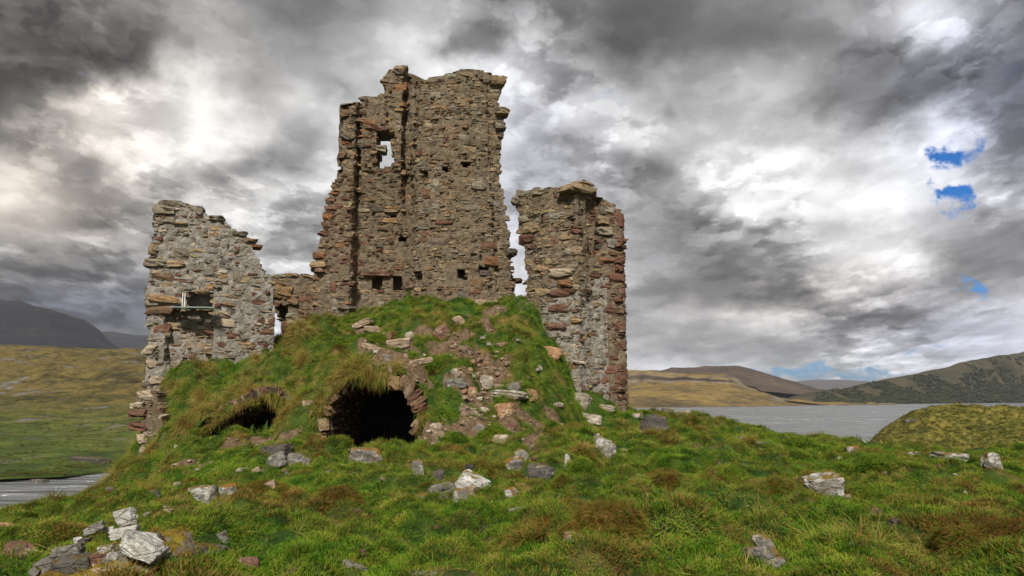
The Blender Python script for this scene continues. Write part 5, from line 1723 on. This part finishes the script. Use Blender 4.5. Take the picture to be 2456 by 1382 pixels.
# rough grass clumps on the moor and on the knoll
def clumps(name, G, n, s0, s1, dry0, sd):
    r = np.random.default_rng(sd)
    nr, nc = G.shape[:2]
    a, b = r.uniform(1, nr - 3, n), r.uniform(0, nc - 2, n)
    i, j = a.astype(int), b.astype(int)
    f, g = (a - i)[:, None], (b - j)[:, None]
    P = G[i, j] * (1 - f) * (1 - g) + G[i + 1, j] * f * (1 - g) + G[i, j + 1] * (1 - f) * g + G[i + 1, j + 1] * f * g
    w_ = fbm(P[:, 0] * 0.06, P[:, 1] * 0.06, 0, 3, sd)
    keep = (P[:, 2] > 0.5) & (w_ > -0.25)
    P, w_ = P[keep], w_[keep]
    m = len(P)
    grass_object(name, P, np.zeros((m, 3)), r.uniform(0, 6.28, m), r.uniform(s0, s1, m) * (0.5 + P[:, 1] / P[:, 1].mean() * 0.5), r.integers(2, 6, m), dry0 + 0.5 * w_ + np.clip((P[:, 1] - 200) / 500, -0.3, 0.25) + r.normal(0, 0.12, m), TUFTS_R, M_ROUGH)
    return m


M_ROUGH = mat_grass('rough_moor_grass', [(0.3, (0.060, 0.078, 0.012)), (0.5, (0.125, 0.135, 0.020)), (0.7, (0.21, 0.19, 0.036))], [(0.3, (0.09, 0.062, 0.018)), (0.5, (0.18, 0.125, 0.032)), (0.7, (0.27, 0.19, 0.055))])
TUFTS_R = []
for tf in TUFTS:
    me = tf.data.copy()
    me.materials.clear()
    me.materials.append(M_ROUGH)
    TUFTS_R.append(bpy.data.objects.new(tf.name, me))
clumps('moor_grass', GMOOR[:150, 100:330], 5000, 1.4, 3.2, 0.40, 401)
clumps('knoll_grass', GKN, 12000, 0.6, 1.4, 0.36, 402)

# small things far off
for (px, py, w_, h_, Y, lab) in ((2190, 1018, 40, 18, 66, 'dark outcrop on the left flank of the olive knoll'), (2325, 984, 34, 10, 74, 'dark outcrop on the crest of the olive knoll'), (2110, 1080, 60, 14, 56, 'dark rock shelf at the waterline below the olive knoll'),
                                 (215, 1106, 90, 16, 95, 'dark peaty bank on the far shore of the inlet'), (30, 925, 60, 14, 300, 'grey outcrop high on the moor at the left edge'), (205, 946, 120, 14, 285, 'long grey rock band across the moor')):
    P = U(px, py, Y)
    obj('outcrop', rock_mesh('outcrop', w_ * Y / F, w_ * Y / F * 0.5, h_ * Y / F * 1.5, px, RM['dark' if Y < 200 else 'grey'], sub=4), label=lab, cat='rock', loc=P)
P = U(60, 1125, 90)
obj('boulder', rock_mesh('boulder', 1.1, 0.8, 0.7, 77, RM['white'], sub=3), label='small white rock on the far bank of the inlet', cat='boulder', loc=P)
P = U(95, 1152, 79)
obj('boulder', rock_mesh('boulder', 2.2, 1.0, 0.7, 78, RM['dark'], sub=3), label='low dark rock breaking the water of the inlet', cat='boulder', loc=(P[0], P[1], 0.05))

# ------------------------------------------------------------------ light
SUN = Vector((-0.06, -0.60, 0.56)).normalized()
sl = bpy.data.lights.new('sun', 'SUN')
sl.energy = 2.0
sl.angle = math.radians(10)
sl.color = (1.0, 0.95, 0.86)
so_ = bpy.data.objects.new('sun', sl)
COL.objects.link(so_)
so_.rotation_euler = SUN.to_track_quat('Z', 'Y').to_euler()

w = bpy.data.worlds.new('World')
SC.world = w
w.use_nodes = True
w.node_tree.nodes.clear()
t = NT(w.node_tree)
out = w.node_tree.nodes.new('ShaderNodeOutputWorld')
bg = w.node_tree.nodes.new('ShaderNodeBackground')
link(t, bg.outputs[0], out.inputs[0])
sky = t.n('ShaderNodeTexSky', sky_type='NISHITA')
sky.sun_disc = False
sky.sun_elevation = math.asin(SUN.z)
sky.sun_rotation = math.atan2(SUN.x, SUN.y)
D = t.n('ShaderNodeTexCoord').outputs['Generated']
sx = t.n('ShaderNodeSeparateXYZ', {0: D})
yy = t.math('MAXIMUM', t.math('ABSOLUTE', sx.outputs[1]), 0.12)
az = t.math('DIVIDE', sx.outputs[0], yy)
el = t.math('DIVIDE', sx.outputs[2], yy)
v = t.n('ShaderNodeCombineXYZ', {0: az, 1: el, 2: 0.0}).outputs[0]


def ae(px, py):
    d = U(px, py, 1.0)
    return d[0], d[2] - HC


def lobes(vec, lst, base):
    acc = base
    for (px, py, sxp, syp, amp) in lst:
        a, e = ae(px, py)
        ia, ie = 1 / abs(ae(px + sxp, py)[0] - a), 1 / abs(ae(px, py - syp)[1] - e)
        q = t.vmath('MULTIPLY_ADD', vec, (ia, ie, 0), (-a * ia, -e * ie, 0))
        d = t.vmath('DOT_PRODUCT', q, q)
        g = t.math('POWER', 0.36788, d)
        acc = t.math('MULTIPLY_ADD', g, amp, acc)
    return acc


half = (0.5, 0.5, 0.5)
n_a = t.noise(v, 5.5, 4, 0.55, 0.0, 'Color')
n_b = t.noise(v, 19.0, 4, 0.6, 0.0, 'Color')
wv = t.vmath('MULTIPLY_ADD', t.vmath('SUBTRACT', n_a, half), (0.13, 0.09, 0), v)
wv = t.vmath('MULTIPLY_ADD', t.vmath('SUBTRACT', n_b, half), (0.055, 0.040, 0), wv)
# broad weather of that day: how bright the cloud is, row by row from high to low, every 100 px of bearing from -100
CLOUD = [
    (-60, [100, 100, 95, 110, 120, 130, 140, 135, 120, 125, 150, 165, 150, 120, 120, 105, 95, 95, 100, 110, 120, 140, 150, 180, 170, 110, 110]),
    (20, [105, 105, 92, 108, 125, 142, 155, 142, 116, 125, 155, 190, 140, 112, 125, 108, 88, 92, 100, 110, 120, 140, 150, 200, 185, 110, 100]),
    (90, [80, 76, 68, 74, 96, 128, 165, 150, 145, 150, 175, 215, 120, 175, 170, 112, 84, 96, 105, 105, 110, 112, 118, 155, 175, 105, 95]),
    (160, [70, 68, 62, 72, 84, 185, 205, 160, 165, 165, 190, 200, 225, 245, 185, 150, 112, 140, 152, 165, 150, 122, 106, 118, 128, 86, 85]),
    (240, [85, 85, 160, 232, 235, 215, 248, 180, 215, 172, 155, 190, 205, 240, 215, 192, 172, 158, 162, 185, 150, 112, 128, 112, 108, 80, 85]),
    (320, [105, 100, 160, 225, 228, 215, 238, 222, 158, 200, 210, 210, 210, 222, 160, 165, 200, 225, 205, 190, 178, 185, 142, 200, 235, 115, 110]),
    (400, [200, 205, 155, 112, 205, 222, 205, 140, 132, 195, 200, 200, 190, 190, 152, 185, 140, 180, 225, 245, 258, 205, 220, 250, 235, 160, 140]),
    (480, [215, 220, 190, 150, 142, 150, 185, 195, 185, 180, 180, 180, 180, 180, 165, 160, 145, 160, 180, 235, 225, 248, 250, 240, 222, 190, 170]),
    (560, [170, 168, 168, 160, 152, 170, 180, 190, 150, 170, 180, 180, 190, 205, 180, 180, 168, 132, 126, 145, 165, 188, 210, 200, 160, 130, 130]),
    (640, [100, 100, 108, 118, 128, 140, 155, 190, 200, 200, 200, 200, 210, 230, 190, 180, 170, 145, 104, 135, 145, 215, 245, 245, 135, 118, 120]),
    (700, [84, 84, 86, 92, 98, 130, 170, 215, 220, 210, 210, 210, 220, 240, 180, 170, 164, 122, 98, 92, 95, 175, 180, 175, 125, 150, 150]),
    (760, [84, 84, 82, 82, 82, 120, 180, 235, 230, 210, 200, 200, 210, 220, 180, 165, 158, 172, 172, 220, 185, 104, 104, 118, 185, 200, 200]),
    (830, [84, 84, 82, 82, 80, 110, 150, 180, 190, 190, 190, 190, 190, 200, 180, 180, 172, 145, 144, 146, 150, 185, 225, 212, 205, 220, 220]),
    (890, [90, 90, 90, 90, 90, 110, 140, 170, 180, 180, 180, 180, 180, 190, 190, 200, 210, 225, 200, 178, 172, 180, 180, 205, 210, 215, 215])]
ws_ = t.n('ShaderNodeSeparateXYZ', {0: wv})
L_ = None
pe = None
for py, vals in CLOUD:
    a0, e0 = ae(-100, py)
    a1 = ae(2500, py)[0]
    fac = t.math('MULTIPLY_ADD', ws_.outputs[0], 1 / (a1 - a0), -a0 / (a1 - a0))
    n = len(vals)
    row = t.ramp(fac, [(k / (n - 1), (x / 300.0,) * 3) for k, x in enumerate(vals)], 'CARDINAL')
    if L_ is None:
        L_ = row
    else:
        L_ = t.mix(t.range(ws_.outputs[1], e0, pe, 1.0, 0.0), L_, row)
    pe = e0
L_ = t.math('MULTIPLY_ADD', L_, 0.97 * 300.0 / 255.0, 0.045)
# the cloud sheet in perspective: its cells shrink and flatten towards the horizon
inv = t.math('DIVIDE', 1.0, t.math('ADD', t.math('MAXIMUM', t.n('ShaderNodeSeparateXYZ', {0: v}).outputs[1], 0.0), 0.28))
pl = t.n('ShaderNodeCombineXYZ', {0: t.math('MULTIPLY', t.math('MULTIPLY', az, inv), 0.62), 1: t.math('MULTIPLY', inv, 0.62), 2: 0.0}).outputs[0]
ws = t.vmath('MULTIPLY_ADD', t.vmath('SUBTRACT', n_b, half), (0.03, 0.03, 0), pl)
calm = t.range(t.noise(v, 3.0, 2, 0.5), 0.40, 0.62)
f1 = t.noise(ws, 6.5, 8, 0.55)
f1b = t.noise(t.vmath('ADD', ws, (0.010, 0.030, 0)), 6.5, 4, 0.52)
f3 = t.noise(ws, 24.0, 5, 0.58)
f4 = t.noise(ws, 15.0, 7, 0.55)
dt = t.math('MULTIPLY', t.math('SUBTRACT', f1, 0.5), 0.22)
dt = t.math('MULTIPLY_ADD', t.math('SUBTRACT', t.range(f1, 0.48, 0.54), 0.5), 0.10, dt)
dt = t.math('MULTIPLY_ADD', t.math('SUBTRACT', t.range(f4, 0.49, 0.55), 0.5), 0.085, dt)
dt = t.math('MULTIPLY_ADD', t.math('SUBTRACT', f1, f1b), 0.55, dt)
dt = t.math('MULTIPLY_ADD', t.math('SUBTRACT', f3, 0.5), 0.20, dt)
dt = t.math('MULTIPLY', dt, t.math('MULTIPLY', t.range(L_, 0.25, 0.65, 0.45, 1.0), t.math('MULTIPLY_ADD', calm, 0.9, 0.35)))
L_ = t.math('POWER', t.math('MAXIMUM', t.math('ADD', L_, dt), 0.20), 2.2)
cl = t.n('ShaderNodeCombineColor', {0: L_, 1: L_, 2: L_}).outputs[0]
warm = lobes(v, [(80, 250, 420, 330, 1.0), (100, 500, 260, 110, 0.8), (1950, 720, 420, 90, .6)], 0.05)
cool = lobes(v, [(2400, 230, 260, 230, 1.0), (250, 740, 420, 60, 1.0), (2350, 800, 300, 100, 0.8), (1250, 430, 200, 280, 0.4)], 0.0)
cl = t.mix(t.math('MULTIPLY', warm, 0.8, clamp=True), cl, t.mix(1.0, cl, (1.09, 0.98, 0.87), 'MULTIPLY'))
cl = t.mix(t.math('MULTIPLY', cool, 0.9, clamp=True), cl, t.mix(1.0, cl, (0.90, 0.95, 1.20), 'MULTIPLY'))
HOLES = [(2305, 362, 62, 28, 1.20), (2275, 380, 38, 22, 0.90), (2285, 480, 46, 28, 1.25), (2250, 462, 34, 13, 0.80), (2335, 690, 32, 18, .85), (2310, 430, 60, 34, 0.40), (1850, 888, 150, 18, .80), (2040, 902, 190, 18, .85), (2220, 835, 110, 14, .50), (2290, 780, 60, 18, .5)]
hl = lobes(t.vmath('MULTIPLY_ADD', t.vmath('SUBTRACT', n_b, half), (0.12, 0.085, 0), v), HOLES, 0.0)
hl = t.math('ADD', hl, t.math('MULTIPLY', t.math('ADD', t.math('MULTIPLY', t.math('SUBTRACT', f1, 0.5), 1.6), t.math('MULTIPLY', t.math('SUBTRACT', f3, 0.5), 1.6)), 1.0))
hm = t.range(hl, 0.22, 1.20)
# clear sky between the clouds: the Nishita sky, paler towards the horizon
skc = t.mix(1.0, sky.outputs[0], (0.028, 0.20, 0.42), 'MULTIPLY')
skc = t.mix(t.range(el, 0.02, 0.16, 0.75, 0.0), skc, t.mix(1.0, sky.outputs[0], (0.12, 0.21, 0.40), 'MULTIPLY'))
SKYK = 4.15
cl = t.mix(1.0, cl, (SKYK, SKYK, SKYK), 'MULTIPLY')
fin = t.mix(hm, cl, skc)
link(t, fin, bg.inputs['Color'])
bg.inputs['Strength'].default_value = 0.10

# ------------------------------------------------------------------ damp air
hz = bpy.data.materials.new('damp_air')
hz.use_nodes = True
hz.node_tree.nodes.clear()
ho = hz.node_tree.nodes.new('ShaderNodeOutputMaterial')
hv = hz.node_tree.nodes.new('ShaderNodeVolumePrincipled')
hv.inputs['Color'].default_value = (0.80, 0.86, 1.0, 1)
hv.inputs['Density'].default_value = 0.00006
hz.node_tree.links.new(hv.outputs[0], ho.inputs['Volume'])
obj('haze', boxm(0, 3400, 200, 14000, 7800, 412, hz, 'haze'), kind='stuff')

# ------------------------------------------------------------------ camera and view
cam = bpy.data.cameras.new('camera')
cam.sensor_width = 36
cam.lens = 36 * F / 2456
cam.clip_end = 20000
cam.clip_start = 0.05
co = bpy.data.objects.new('camera', cam)
COL.objects.link(co)
co.location = (0, 0, HC)
co.rotation_euler = (math.pi / 2 + PITCH, 0, 0)
SC.camera = co
SC.view_settings.view_transform = 'Standard'
SC.view_settings.look = 'None'
SC.view_settings.gamma = 1
SC.view_settings.use_curve_mapping = False
SC.view_settings.exposure = 1.4
SC.render.engine = 'CYCLES'
SC.cycles.use_denoising = True
SC.cycles.max_bounces = 6
SC.cycles.diffuse_bounces = 3
SC.cycles.transparent_max_bounces = 4
SC.cycles.caustics_reflective = False
SC.cycles.caustics_refractive = False
